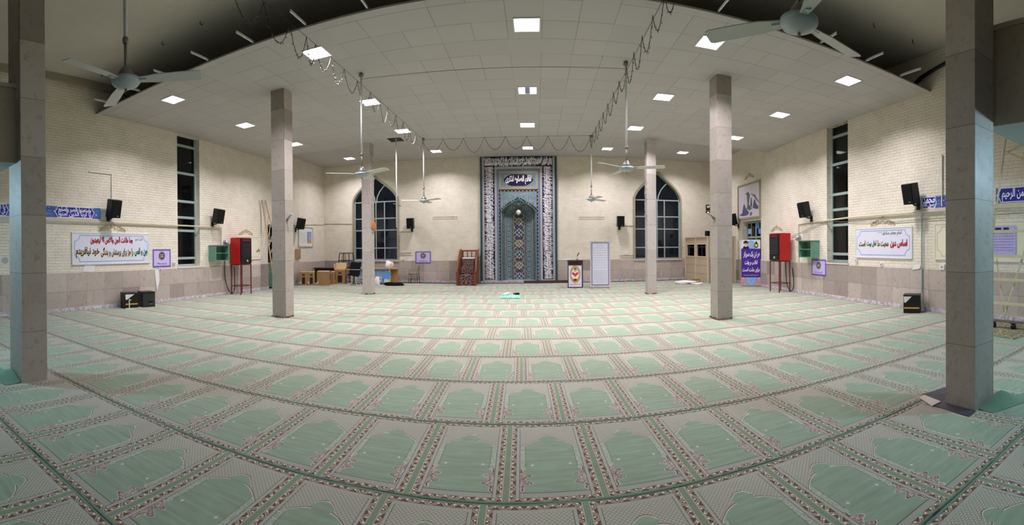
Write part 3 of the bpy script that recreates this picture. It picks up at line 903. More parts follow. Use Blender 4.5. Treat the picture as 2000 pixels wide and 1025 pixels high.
# ------------------------------------------------------------------ windows
def bar(mb, a, b_, wd, dp, y, mat=0):
    """flat bar between two points of the window plane"""
    ax, az = a; bx, bz = b_
    L = math.hypot(bx - ax, bz - az); nx, nz = -(bz - az) / L * wd / 2, (bx - ax) / L * wd / 2
    mb.prism([(ax + nx, az + nz), (bx + nx, bz + nz), (bx - nx, bz - nz), (ax - nx, az - nz)], y - dp / 2, y + dp / 2, mat)
def arched_window(name, c, wdt, z0, spring, apex, rows, muls):
    o, r = W('back', 0, 0)
    y = 0.14
    root = bpy.data.objects.new(name, None); S.collection.objects.link(root); root.location = o; root.rotation_euler = (0, 0, r); struct(root)
    top = arch_top(c, wdt - 0.03, spring, apex - 0.04)
    f = MB()
    loop = [(c - wdt + 0.03, z0 + 0.03)] + top + [(c + wdt - 0.03, z0 + 0.03)]
    for a, b_ in zip(loop, loop[1:] + loop[:1]): bar(f, a, b_, 0.06, 0.06, y)
    f.build('window_frame', M['frame_green'], root)
    g = MB()
    for z in rows: bar(g, (c - wdt + 0.05, z), (c + wdt - 0.05, z), 0.055, 0.05, y)
    for m_ in muls: bar(g, (m_, z0 + 0.05), (m_, spring), 0.05, 0.045, y)
    # tracery: two small pointed arches springing from the centre mullion
    for sd in (-1, 1):
        pts = [(c + sd * 0.04, spring), (c + sd * 0.07, spring + 0.22), (c + sd * 0.20, spring + 0.50), (c + sd * 0.40, spring + 0.74), (c + sd * 0.60, spring + 0.90)]
        zt = spring + (apex - spring) * 0.6
        for a, b_ in zip(pts, pts[1:]):
            bar(g, a, b_, 0.05, 0.045, y)
    g.build('glazing_bars', M['frame_green'], root)
    p = MB(); p.prism([(c - wdt + 0.04, z0 + 0.04)] + top + [(c + wdt - 0.04, z0 + 0.04)], y - 0.003, y + 0.003)
    p.build('pane', M['glass'], root)
    s = MB(); s.span((c - wdt - 0.07, -0.07, z0 - 0.06), (c + wdt + 0.07, 0.12, z0)); s.build('window_sill', M['sill'], root, None, 0, 0.006)
    # raised plaster moulding round the arch
    t = MB()
    lo = [(c - wdt - 0.02, z0)] + arch_top(c, wdt + 0.02, spring, apex + 0.03) + [(c + wdt + 0.02, z0)]
    for a, b_ in zip(lo, lo[1:]): bar(t, a, b_, 0.09, 0.05, -0.025)
    t.build('window_moulding', M['cornice'], root)
    return root
wl = arched_window('window_1', -7.38, 1.15, 1.06, 3.94, 5.17, (3.94, 3.12, 2.54, 1.66), (-7.9, -7.38, -6.93))
wr = arched_window('window_2', 6.19, 1.16, 1.03, 3.88, 5.20, (3.88, 3.08, 2.48, 1.59), (5.7, 6.19, 6.56))
def tall_window(name, wall, a, b_, z0, z1, rows, flip):
    o, r = W(wall, 0, 0); y = 0.20
    root = bpy.data.objects.new(name, None); S.collection.objects.link(root); root.location = o; root.rotation_euler = (0, 0, r); struct(root)
    f = MB()
    for s_ in (a + 0.04, b_ - 0.04): f.span((s_ - 0.04, y - 0.04, z0), (s_ + 0.04, y + 0.04, z1))
    for z in rows: f.span((a + 0.08, y - 0.035, z - 0.04), (b_ - 0.08, y + 0.035, z + 0.04))
    f.build('window_frame', M['frame_green'], root)
    p = MB(); p.span((a + 0.05, y - 0.003, z0 + 0.02), (b_ - 0.05, y + 0.003, z1)); p.build('pane', M['glass'], root)
    s = MB(); s.span((a - 0.03, -0.04, z0 - 0.05), (b_ + 0.03, 0.16, z0)); s.build('window_sill', M['sill'], root)
    # duct of the evaporative cooler standing outside, seen through the lower panes
    d = MB()
    d.span((a + 0.12, y + 0.05, 1.16), (b_ - 0.10, y + 0.09, 1.72)); d.span((a + 0.12, y + 0.05, 2.02), (b_ - 0.10, y + 0.09, 2.24))
    d.span((a + 0.12, y + 0.05, 1.72), (a + 0.24, y + 0.09, 2.02)); d.span((b_ - 0.24, y + 0.05, 1.72), (b_ - 0.10, y + 0.09, 2.02))
    d.build('cooler_duct', M['teal'], root)
    d = MB(); d.prism([(a + 0.24, 1.42), (b_ - 0.24, 1.42), (b_ - 0.32, 1.68), (a + 0.32, 1.68)], y + 0.012, y + 0.045); d.build('cooler_flap', M['dirty_steel'], root)
    return root
tall_window('window_3', 'left', 9.71, 10.76, 1.08, 5.42, (1.12, 1.36, 2.28, 2.72, 3.26, 4.20, 5.12), 1)
tall_window('window_4', 'right', -10.95, -9.90, 1.10, 5.32, (1.14, 1.36, 2.26, 2.74, 3.22, 4.16, 5.02), -1)
def wall_door(name, wall, a, b_, z1):
    o, r = W(wall, 0, 0); y = 0.24
    root = bpy.data.objects.new(name, None); S.collection.objects.link(root); root.location = o; root.rotation_euler = (0, 0, r); struct(root)
    f = MB()
    for s_ in (a + 0.04, (a + b_) / 2, b_ - 0.04): f.span((s_ - 0.04, y - 0.03, 0.0), (s_ + 0.04, y + 0.03, z1))
    for z in (2.0, z1 - 0.05): f.span((a + 0.08, y - 0.03, z - 0.04), (b_ - 0.08, y + 0.03, z + 0.04))
    for k in (0.25, 0.75): f.span((a + (b_ - a) * k - 0.02, y - 0.025, 2.04), (a + (b_ - a) * k + 0.02, y + 0.025, z1 - 0.09))
    f.span((a + 0.08, y - 0.025, 1.0), (b_ - 0.08, y + 0.025, 1.08))
    f.build('door_frame', M['frame_green'], root)
    p = MB(); p.span((a + 0.05, y - 0.003, 1.05), (b_ - 0.05, y + 0.003, z1 - 0.06)); p.build('pane', M['glass'], root)
    d = MB(); d.span((a + 0.08, y - 0.015, 0.03), (b_ - 0.08, y + 0.015, 1.02)); d.build('door_leaf', M['cab_green'], root)
    h = MB(); h.tube([((a + b_) / 2 + 0.10, y - 0.03, 1.0), ((a + b_) / 2 + 0.10, y - 0.09, 1.0), ((a + b_) / 2 + 0.22, y - 0.09, 1.0)], 0.011, 6); h.build('door_handle', M['silver'], root)
    return root
wall_door('door_1', 'right', -17.12, -15.38, 2.69)
wall_door('door_2', 'left', 14.85, 16.72, 2.68)
o, r = W('right', -16.0, 2.36, -0.19)
for i, (dx, dz, mt, lb) in enumerate(((0.10, 0.10, 'blue_bright', 'pale blue sheet stuck to the upper pane over the right-hand door'), (-0.42, -0.12, 'sky_print', 'light blue sheet stuck to the lower left pane over the right-hand door'), (0.28, -0.14, 'blue_bright', 'bright blue sheet stuck to the lower right pane over the right-hand door'))):
    pp = W('right', -16.25 + dx * 1.4, 2.38 + dz, -0.22)
    b = MB(); b.box((0, 0, 0), (0.34, 0.004, 0.22)); tag(b.build('paper_sheet', M[mt], None, pp[0], pp[1]), lb, 'paper', 'sheets on the door glass')

# ------------------------------------------------------------------ prayer carpets: one runner per row
YC = 0.03083
ca, sa = math.cos(YC), math.sin(YC)
ROWS = [(0.27, 1.48, 0.635, 0.05)] + [(1.48, 2.70, 0.635, -0.25), (2.70, 3.92, 0.645, -0.115), (3.92, 5.16, 0.665, -0.285), (5.16, 6.36, 0.668, -0.015),
        (6.36, 7.58, 0.64, -0.24), (7.58, 8.76, 0.68, 0.105), (8.76, 10.0, 0.69, -0.21), (10.0, 11.2, 0.675, 0.04), (11.2, 12.4, 0.665, -0.24), (12.4, 13.6, 0.655, 0.2),
        (13.6, 14.75, 0.625, 0.01), (14.75, 15.9, 0.655, 0.38), (15.9, 17.05, 0.65, 0.1), (17.05, 18.25, 0.66, 0.3), (18.25, 19.55, 0.65, 0.0)]
ORD = ['first', 'second', 'third', 'fourth', 'fifth', 'sixth', 'seventh', 'eighth', 'ninth', 'tenth', 'eleventh', 'twelfth', 'thirteenth', 'fourteenth', 'fifteenth', 'sixteenth']
rnd = random.Random(5)
for i, (v0, v1, pitch, ph) in enumerate(ROWS):
    b = MB(); t = 0.012
    Hh = v1 - v0
    # clip the row between the side walls
    def u_at(v, side):
        y = v
        for _ in range(4):
            x = (left_x(y) + 0.05) if side < 0 else (right_x(y) - 0.05)
            y = (v + x * sa) / ca
        return x * ca + y * sa
    N = 60
    g0, g1 = 0.004, 0.004
    prof = [(g0, -t), (g0, -0.003), (g0 + 0.006, 0.0), (0.03, 0.0), (Hh / 2, 0.0), (Hh - 0.03, 0.0), (Hh - g1 - 0.006, 0.0), (Hh - g1, -0.003), (Hh - g1, -t)]
    P = []; wavs = [rnd.uniform(0, 6) for _ in range(4)]; sA, sB = i * 1.7, (i + 1) * 1.7
    for k in range(N + 1):
        fr = k / N
        for v, z in prof:
            uL, uR = u_at(v0 + v, -1), u_at(v0 + v, 1)
            u_ = uL + (uR - uL) * fr
            sq = sA if v < Hh / 2 else sB
            wv = 0.006 * math.sin(u_ * 2.1 + sq) + 0.004 * math.sin(u_ * 5.3 + sq * 2)
            edge = 1 if (v < 0.04 or v > Hh - 0.04) else 0
            lift = max(0, math.sin(u_ * 3.7 + wavs[2]) - 0.90) * 0.10 * (edge if z > -t else 0) if i < 2 else 0
            P.append((u_, v + (wv if edge else 0), z + lift))
    n = len(prof); fs = []
    for k in range(N):
        for j in range(n - 1): fs.append((k * n + j, (k + 1) * n + j, (k + 1) * n + j + 1, k * n + j + 1))
        fs.append((k * n + n - 1, (k + 1) * n + n - 1, (k + 1) * n, k * n))
    fs.append(tuple(range(n))[::-1]); fs.append(tuple(range(N * n, N * n + n)))
    b.add(P, fs)
    ob = b.build('prayer_carpet', M['carpet'], None, (-v0 * sa, v0 * ca, 0.0), YC, 0,
                 lambda co, pitch=pitch, ph=ph, Hh=Hh: ((co.x - ph) / pitch + 40.0, co.y / Hh * 1.2))
    lab = ('green prayer-rug carpet runner, %s row counted from the camera' % ORD[i]) if i else 'green prayer-rug carpet runner nearest the camera, cut by the bottom corners'
    if i == 15: lab = 'green prayer-rug carpet runner, last row against the niche wall'
    tag(ob, lab, 'carpet', 'prayer carpet runners')
# ------------------------------------------------------------------ tiled prayer niche (mihrab)
o, r = W('back', -0.435, 0)
mh = thing('prayer_niche', 'tall tiled prayer niche framed by a navy calligraphy band on the far wall', 'niche', o, r)
def inv_u(mb, xo, zo, xi, zi, zb, y0, y1, mat=0):
    mb.span((-xo, y0, zb), (-xi, y1, zo), mat); mb.span((xi, y0, zb), (xo, y1, zo), mat); mb.span((-xi, y0, zi), (xi, y1, zo), mat)
def rect_ring(mb, xo, z0, z1, wd, y0, y1, mat=0):
    mb.span((-xo, y0, z0), (-xo + wd, y1, z1), mat); mb.span((xo - wd, y0, z0), (xo, y1, z1), mat)
    mb.span((-xo + wd, y0, z0), (xo - wd, y1, z0 + wd), mat); mb.span((-xo + wd, y0, z1 - wd), (xo - wd, y1, z1), mat)
b = MB(); inv_u(b, 1.765, 5.828, 1.68, 5.81, 0.08, -0.10, 0.02); b.build('outer_edge', M['teal_edge'], mh)
b = MB(); b.span((-1.68, -0.075, 0.155), (-1.58, 0.02, 5.81)); b.span((1.58, -0.075, 0.155), (1.68, 0.02, 5.81)); b.span((-1.68, -0.075, 0.08), (-1.0, 0.02, 0.155)); b.span((1.0, -0.075, 0.08), (1.68, 0.02, 0.155)); b.build('outer_dotted_border', M['dots'], mh)
b = MB(); inv_u(b, 1.58, 5.81, 1.10, 5.36, 0.155, -0.065, 0.02); band = b.build('calligraphy_band', M['navy'], mh)
b = MB(); inv_u(b, 1.10, 5.36, 1.0, 5.26, 0.155, -0.075, 0.02); b.build('inner_dotted_border', M['dots'], mh)
b = MB(); inv_u(b, 1.0, 5.26, 0.90, 5.16, 0.08, -0.06, 0.02); b.build('blue_border', M['blue_edge'], mh)
LINES = ['الله لا اله الا هو الحی القیوم', 'لا تاخذه سنة ولا نوم له ما فی السماوات', 'وما فی الارض من ذا الذی یشفع عنده الا باذنه', 'یعلم ما بین ایدیهم وما خلفهم ولا یحیطون',
         'بشیء من علمه الا بما شاء وسع کرسیه', 'السماوات والارض ولا یوده حفظهما', 'وهو العلی العظیم لا اکراه فی الدین', 'قد تبین الرشد من الغی فمن یکفر', 'بالطاغوت ویومن بالله فقد استمسک', 'بالعروة الوثقی لا انفصام لها والله سمیع علیم']
k = 0
for side in (1, -1):                                               # the two uprights, five blocks of script each
    for j in range(4):
        z0 = 0.19 + j * 1.30; z1 = z0 + 1.27
        xa, xb_ = (1.11, 1.57) if side > 0 else (-1.57, -1.11)
        txt = LINES[(k * 3 + 1) % 10]
        rr = -1 if side > 0 else 1
        for q, (fa, fb, bd) in enumerate(((0.0, 0.46, 0.026), (0.28, 0.72, 0.026), (0.54, 1.0, 0.026), (0.0, 1.0, 0.010))):
            letter_obj('lettering', LINES[(k * 3 + q * 4) % 10] + ' ' + LINES[(k + q + 2) % 10][:14], M['white_glaze'], band, xa + 0.46 * fa, xa + 0.46 * fb, z0, z1, -0.0665 - 0.0004 * q, bd, rot=rr)
        k += 1
for j in range(2):
    xa = -1.55 + j * 1.56; xb_ = xa + 1.54
    letter_obj('lettering', LINES[(k + j) % 10], M['white_glaze'], band, xa, xb_, 5.37, 5.62, -0.0665, 0.035)
    letter_obj('lettering', LINES[(k + j + 4) % 10], M['white_glaze'], band, xa, xb_, 5.56, 5.80, -0.067, 0.035)
    letter_obj('lettering', LINES[(k + j + 7) % 10], M['white_glaze'], band, xa, xb_, 5.37, 5.80, -0.0675, 0.01)
# inscription panel
b = MB(); rect_ring(b, 0.90, 4.32, 5.16, 0.10, -0.045, 0.02); b.build('yellow_border', M['dots_yellow'], mh)
b = MB(); b.span((-0.80, -0.03, 4.42), (0.80, 0.02, 5.06)); pn = b.build('inscription_panel', M['teal_tile'], mh)
b = MB()
mp = [(-0.70, 0), (-0.60, 0.13), (-0.44, 0.23), (-0.30, 0.275), (0.30, 0.275), (0.44, 0.23), (0.60, 0.13), (0.70, 0), (0.60, -0.13), (0.44, -0.23), (0.30, -0.275), (-0.30, -0.275), (-0.44, -0.23), (-0.60, -0.13)]
b.prism([(x * 1.03, 4.74 + z * 1.06) for x, z in mp], -0.034, -0.031); b.build('medallion_edge', M['dots_yellow'], pn)
b = MB(); b.prism([(x, 4.74 + z) for x, z in mp], -0.038, -0.0345); b.build('medallion', M['navy'], pn)
letter_obj('lettering', 'فاقم الصلوه لذکری', M['white_glaze'], pn, -0.60, 0.60, 4.53, 4.96, -0.040, 0.035)
# spandrel with pointed arch
HW = 0.815
hole = dict(a=-HW, b=HW, z0=-1, top=arch_top(0, HW, 3.24, 3.86))
b = MB(); wall_panel(b, -0.90, 0.90, 0.10, 4.22, [hole], -0.03, 0.03); b.build('spandrel', M['teal_tile'], mh)
b = MB()
b.span((-0.90, -0.045, 4.22), (0.90, 0.02, 4.31)); b.span((-0.90, -0.045, 0.10), (-0.845, -0.031, 4.22)); b.span((0.845, -0.045, 0.10), (0.90, -0.031, 4.22))
at = arch_top(0, HW + 0.05, 3.24, 3.93)
for p, q in zip(at, at[1:]): bar(b, p, q, 0.07, 0.02, -0.041)
b.build('dashed_border', M['dash_brown'], mh)
b = MB()
at = [(-HW, 0.10)] + arch_top(0, HW, 3.24, 3.86) + [(HW, 0.10)]
for p, q in zip(at, at[1:]): bar(b, p, q, 0.035, 0.03, -0.047)
b.build('arch_moulding', M['turq'], mh)
# five-sided recess and its pointed vault
PL = [(-HW, 0.0), (-0.66, 0.36), (-0.27, 0.64), (0.27, 0.64), (0.66, 0.36), (HW, 0.0)]
mats = ['teal_dark', 'teal_dark', 'navy_scroll', 'teal_dark', 'teal_dark']
for i in range(5):
    (xa, ya_), (xb_, yb_) = PL[i], PL[i + 1]
    b = MB(); b.add([(xa, ya_, 0.10), (xb_, yb_, 0.10), (xb_, yb_, 3.24), (xa, ya_, 3.24), (xa * 1.05, ya_ * 1.05 + 0.02, 0.10), (xb_ * 1.05, yb_ * 1.05 + 0.02, 0.10), (xb_ * 1.05, yb_ * 1.05 + 0.02, 3.24), (xa * 1.05, ya_ * 1.05 + 0.02, 3.24)],
                    [(0, 1, 2, 3), (4, 5, 6, 7), (0, 1, 5, 4), (3, 2, 6, 7)])
    fc = b.build('niche_facet', M[mats[i]], mh)
    b = MB()
    for t in (0.04, 0.96):
        x_, y_ = xa + (xb_ - xa) * t, ya_ + (yb_ - ya_) * t
        b.tube([(x_ * 0.985, y_ - 0.008, 0.12), (x_ * 0.985, y_ - 0.008, 3.22)], 0.014, 4)
    b.build('facet_edge', M['cornice'], fc)
b = MB(); P = []; RW = list(reversed(ARCH))
for ax_, az_ in RW:
    for (x_, y_) in PL: P.append((x_ * ax_, y_ * ax_ * (0.4 + 0.6 * ax_) + 0.0, 3.24 + 0.62 * az_))
n = len(PL)
b.add(P, [(i * n + j, i * n + j + 1, (i + 1) * n + j + 1, (i + 1) * n + j) for i in range(len(RW) - 1) for j in range(n - 1)])
b.build('niche_vault', M['teal_dark'], mh)
b = MB()
for i in (1, 2, 3, 4):
    b.tube([(P[j * n + i][0] * 0.98, P[j * n + i][1] - 0.012, P[j * n + i][2] - 0.01) for j in range(len(RW) - 1)], 0.014, 4)
b.build('vault_rib', M['cornice'], mh)
b = MB(); b.slab([(-1.765, -0.10), (1.765, -0.10), (1.765, 0.02), (HW, 0.02)] + [(x, y + 0.03) for x, y in reversed(PL)] + [(-HW, 0.02), (-1.765, 0.02)], 0.0, 0.10)
b.build('marble_plinth', M['marble'], mh)
# lamp in the niche
p = W('back', -0.445, 3.15, -0.30)
lm = thing('hanging_lamp', 'white opal globe lamp hanging in the tiled prayer niche', 'lamp', p[0], p[1])
b = MB(); b.lathe([(0.012, 0.0), (0.07, 0.02), (0.115, 0.08), (0.122, 0.14), (0.10, 0.20), (0.05, 0.235), (0.03, 0.25)], 20); b.build('globe', M['globe'], lm)
b = MB(); b.lathe([(0.05, 0.23), (0.045, 0.27), (0.012, 0.29)], 12); b.tube([(0, 0, 0.285), (0, 0, 0.56)], 0.006, 6); b.build('chain', M['silver'], lm)
b = MB(); b.lathe([(0.012, -0.05), (0.025, -0.02), (0.012, 0.0)], 10); b.build('finial', M['silver'], lm)
# low board in front of the niche
p = W('back', 0.78, 0, 0.42)
b = MB(); b.span((-1.0, -0.02, 0), (1.25, 0.02, 0.13)); tag(b.build('low_board', M['wood_dark'], None, p[0], p[1] + 0.01, 0.004), 'long low brown board lying at the foot of the prayer niche', 'board')

# ------------------------------------------------------------------ ceiling panel lights
ROWN = ['front row', 'second row from the front', 'third row from the front', 'back row']
COLN = ['leftmost', 'second from the left', 'middle', 'second from the right', 'rightmost']
XS = [(-8.11, -4.03, -0.11, 3.18, 6.52), (-8.15, -4.11, -0.15, 3.19, 6.59), (-8.12, -4.12, -0.20, 3.14, 6.60), (-8.33, -4.22, -0.27, 3.12, 6.53)]
YS = [7.36, 10.34, 13.16, 18.3]
proto = None
def panel_light():
    t = thing('ceiling_light', '', 'ceiling light', (0, 0, 0), 0, 'ceiling panel lights')
    b = MB(); h = 0.232
    b.span((-h, -h, -0.012), (-h + 0.022, h, 0.0)); b.span((h - 0.022, -h, -0.012), (h, h, 0.0))
    b.span((-h + 0.022, -h, -0.012), (h - 0.022, -h + 0.022, 0.0)); b.span((-h + 0.022, h - 0.022, -0.012), (h - 0.022, h, 0.0))
    b.build('light_frame', M['white_metal'], t)
    b = MB(); b.span((-h + 0.022, -h + 0.022, -0.006), (h - 0.022, h - 0.022, 0.0)); b.build('diffuser', M['diffuser'], t)
    area_light('panel_lamp', (0, 0, -0.02), (0, 0, 0), 0.4, 0.4, PANEL_W, LAMP_COL, math.radians(138), t)
    return t
for i in range(4):
    for j in range(5):
        x = XS[i][j]; y = YS[i]
        z = (STRIP_Z if i == 3 else ceil_z(x, y)) - 0.001
        lb = 'lit square ceiling panel, %s in the %s' % (COLN[j], ROWN[i])
        if proto is None:
            proto = panel_light(); proto.location = (x, y, z); proto['label'] = lb
        else: cur = dup(proto, (x, y, z), 0, lb)
        if (i, j) == (1, 2):
            b = MB(); b.span((-0.06, -0.205, -0.010), (0.06, 0.205, -0.0065))
            b.build('dead_strip', plain('unlit_led_strip', (150, 150, 200), 0.5), cur)

# ------------------------------------------------------------------ ceiling fans
def fan(label, x, y, zh, ztop, az, pitch=0.2):
    t = thing('ceiling_fan', label, 'ceiling fan', (x, y, zh), 0, 'ceiling fans')
    b = MB(); b.tube([(0, 0, 0.42), (0, 0, ztop - zh - 0.05)], 0.022, 8); b.build('downrod', M['white_metal'], t)
    b = MB(); b.tube([(0, 0, 0.13), (0, 0, 0.45)], 0.016, 8); b.lathe([(0.03, 0.40), (0.034, 0.43), (0.026, 0.46)], 10); b.build('rod_coupling', M['dirty_steel'], t)
    b = MB(); b.lathe([(0.085, 0.03), (0.085, 0.075), (0.06, 0.12), (0.03, 0.16)], 16); b.build('upper_cup', M['dirty_steel'], t)
    b = MB(); b.lathe([(0.012, -0.075), (0.06, -0.066), (0.135, -0.03), (0.155, 0.0), (0.15, 0.028), (0.05, 0.045)], 24); b.build('motor_housing', M['fan_grey'], t)
    b = MB(); b.lathe([(0.003, -0.105), (0.014, -0.09), (0.012, -0.07)], 8); b.build('bottom_knob', M['dirty_steel'], t)
    b = MB(); b.lathe([(0.055, ztop - zh - 0.075), (0.05, ztop - zh - 0.03), (0.03, ztop - zh - 0.001)], 12); b.build('ceiling_cup', M['dirty_steel'], t)
    for k in range(3):
        a = math.radians(az + 120 * k)
        b = MB(); b.T = Matrix.Rotation(a, 4, 'Z')
        # pressed blade: narrow at the root, wide and square at the tip, slightly pitched
        st = [(0.15, 0.045), (0.24, 0.055), (0.32, 0.068), (0.55, 0.075), (0.74, 0.078), (0.775, 0.066), (0.78, 0.05)]
        P = []
        for rr, hw in st:
            for s_ in (-1, 1):
                for zz in (0.0, 0.008): P.append((rr, s_ * hw, 0.005 - s_ * hw * pitch + zz))
        fs = []
        for i in range(len(st) - 1):
            q = i * 4
            fs += [(q, q + 4, q + 6, q + 2), (q + 1, q + 3, q + 7, q + 5), (q, q + 1, q + 5, q + 4), (q + 2, q + 6, q + 7, q + 3)]
        fs += [(0, 2, 3, 1), (len(P) - 4, len(P) - 3, len(P) - 1, len(P) - 2)]
        b.add(P, fs)
        bl = b.build('blade', M['fan_white'], t)
        b = MB(); b.T = Matrix.Rotation(a, 4, 'Z'); b.box((0.155, 0, 0.003), (0.13, 0.05, 0.014)); b.build('blade_arm', M['fan_grey'], bl)
    return t
fan('ceiling fan on a long rod in the upper left foreground', -3.61, 2.62, 3.35, 6.319, 39)
fan('ceiling fan in the upper right foreground, cut by the top edge', 1.96, 2.79, 3.35, 6.319, 13, -0.22)
fan('ceiling fan left of mid-hall, seen edge on in front of the left slim pillar', -3.62, 8.6, 3.22, ceil_z(-3.62, 8.6), -25)
fan('ceiling fan right of mid-hall, seen edge on beside the right slim pillar', 1.86, 8.6, 3.20, ceil_z(1.86, 8.6), -22)
fan('small far ceiling fan left of the prayer niche', -3.71, 14.19, 3.23, ceil_z(-3.71, 14.19), -33)
fan('small far ceiling fan right of the prayer niche', 1.88, 14.22, 3.20, ceil_z(1.88, 14.22), 45)
# lone rod through the open hatch
t = thing('hatch_rod', 'bare white rod hanging out of the open ceiling hatch', 'rod', (-4.66, 14.1, 2.35))
b = MB(); b.tube([(0, 0, 0), (0, 0, 3.969)], 0.024, 8); b.build('rod', M['white_metal'], t)
b = MB(); b.tube([(-0.12, 0, 0.82), (0.16, 0, 0.72)], 0.016, 6); b.build('hook', M['dirty_steel'], t)

# ------------------------------------------------------------------ hanger rails sticking out of the false ceiling
RL = ['first', 'second', 'third', 'fourth', 'fifth', 'sixth', 'seventh']
for i, (x, y0, z) in enumerate(((-9.4, 5.82, 5.46), (-8.28, 5.98, 5.45), (-7.14, 5.92, 5.45), (-6.0, 5.92, 5.44), (-4.85, 5.92, 5.43), (-3.72, 5.92, 5.43), (-2.58, 5.9, 5.42), (-1.4, 5.9, 5.42), (2.92, 5.9, 5.39), (5.0, 5.95, 5.37), (6.18, 5.93, 5.37), (7.24, 5.828, 5.36))):
    b = MB(); b.span((-0.012, 0, 0), (0.012, FRONT + 0.0 - y0, 0.004)); b.span((-0.003, 0, 0.0041), (0.003, FRONT - y0, 0.034)); b.span((-0.006, 0, 0.0341), (0.006, FRONT - y0, 0.042))
    lb = ('%s hanger rail from the left poking out of the ceiling edge' % RL[i]) if i < 7 else ('hanger rail poking out of the ceiling edge overhead, cut by the photo top' if i == 7 else '%s hanger rail from the right poking out of the ceiling edge' % RL[11 - i])
    tag(b.build('hanger_rail', M['white_metal'], None, (x, y0, ceil_z(x, FRONT) + 0.028)), lb, 'rail', 'hanger rails')

# ------------------------------------------------------------------ light garlands and their wires
def garland(label, tops, sag, seed, droop=0.0):
    t = thing('light_garland', label, 'string lights', tops[0])
    o0 = Vector(tops[0]); rnd = random.Random(seed); b = MB(); bulbs = MB()
    for A, B in zip(tops, tops[1:]):
        A, B = Vector(A) - o0, Vector(B) - o0
        sg = sag * rnd.uniform(0.85, 1.15)
        pts = []
        for i in range(11):
            f = i / 10; p = A.lerp(B, f); p.z -= sg * (1 - (2 * f - 1) ** 2)
            pts.append(p)
        b.tube(pts, 0.0055, 5)
        for p in pts[1:-1]:
            for q in range(2):
                c = p + Vector((rnd.uniform(-.02, .02), rnd.uniform(-.02, .02), rnd.uniform(-.025, .01)))
                bulbs.box(c, (0.008, 0.008, 0.026), 0, (rnd.uniform(-1, 1), rnd.uniform(-1, 1), 0))
    b.build('flex', M['wire_dark'], t)
    bo = bulbs.build('bulbs', M['wire_grey'], t); bo['kind'] = 'stuff'
    return t
tl = [(-3.73, y, 5.27) for y in (2.2, 3.0, 3.75, 4.4, 5.2, 5.92, 6.45, 6.77, 7.38, 7.97, 8.65, 9.4, 10.05, 10.61, 11.28, 11.95, 12.6, 13.3, 14.15)]
garland('dangling light garland running from the upper left back to the far left fan', tl, 0.40, 1)
tr = [(1.85, y, 5.23) for y in (4.6, 5.3, 5.92, 6.54, 7.22, 7.85, 8.5, 9.28, 9.96, 10.75, 11.49, 12.2, 12.9, 13.55, 14.2)]
garland('dangling light garland running from the upper right back to the far right fan', tr, 0.39, 2)
tc = [(-3.73 + 5.58 * i / 8, 14.17, 5.24 + (0.03 if i not in (0, 8) else 0)) for i in range(9)]
garland('light garland in scallops across the hall in front of the niche', tc, 0.44, 3)
for lb, A, B in (('thin dark wire carrying the left light garland', (-3.70, 2.2, 5.29), (-3.70, 14.15, 5.29)), ('thin dark wire carrying the right light garland', (1.88, 4.6, 5.25), (1.88, 14.2, 5.25)), ('thin wire stretched across the hall between the two mid-hall fan rods', (-3.62, 8.6, 5.27), (1.86, 8.6, 5.22)), ('thin wire stretched across the hall above the scalloped garland', (-3.73, 14.19, 5.30), (1.87, 14.19, 5.30))):
    b = MB(); b.tube([Vector(A).lerp(Vector(B), i / 8) - Vector((0, 0, 0.05 * (1 - (i / 4 - 1) ** 2))) for i in range(9)], 0.004, 5)
    tag(b.build('wire', M['wire_dark']), lb, 'wire')
# ------------------------------------------------------------------ loudspeakers
def speaker(label, wall, s_, z, tilt=0.22, yaw=0.0):
    p, r = W(wall, s_, z, 0.0)
    t = thing('loudspeaker', label, 'speaker', p, r, 'wall loudspeakers')
    wv, h, d = 0.33, 0.50, 0.28
    R = Matrix.Translation((0, -0.30, 0.02)) @ Matrix.Rotation(yaw, 4, 'Z') @ Matrix.Rotation(tilt, 4, 'X')
    b = MB(); b.T = R
    b.prism([(-wv / 2, -h / 2), (wv / 2, -h / 2), (wv / 2, h / 2), (-wv / 2, h / 2)], -d / 2 + 0.02, d / 2)
    b.build('cabinet', M['black'], t, None, 0, 0.012)
    b = MB(); b.T = R; b.span((-wv / 2 + 0.012, -d / 2 - 0.002, -h / 2 + 0.012), (wv / 2 - 0.012, -d / 2 + 0.018, h / 2 - 0.012)); b.build('grille', M['grille'], t, None, 0, 0.008)
    b = MB(); b.T = R; b.span((0.03, -d / 2 - 0.006, -h / 2 + 0.05), (0.08, -d / 2 - 0.0025, -h / 2 + 0.068)); b.build('badge', M['silver'], t)
    b = MB(); b.span((-0.055, -0.03, -0.36), (0.055, -0.001, -0.16)); b.tube([(0, -0.02, -0.24), (0, -0.16, -0.25), (0, -0.27, -0.20)], 0.02, 8); b.build('wall_bracket', M['black_metal'], t)
    return t
speaker('black loudspeaker beside the blue tile band on the left wall', 'left', 6.98, 2.78)
speaker('black loudspeaker above the green shelf on the left wall', 'left', 11.40, 2.78)
speaker('black loudspeaker on the left wall above the framed portrait notice', 'left', 17.1, 2.78)
speaker('black loudspeaker on the far wall right of the left arched window', 'back', -5.50, 2.79, 0.08)
speaker('black loudspeaker on the far wall left of the right arched window', 'back', 4.28, 2.79, 0.08)
speaker('black loudspeaker by the framed painting, half behind the right mid-hall pillar', 'right', -17.5, 2.78)
speaker('black loudspeaker on the right wall above the green shelf', 'right', -11.80, 2.78)
speaker('black loudspeaker on the right wall beside the blue tile band', 'right', -7.13, 2.86)

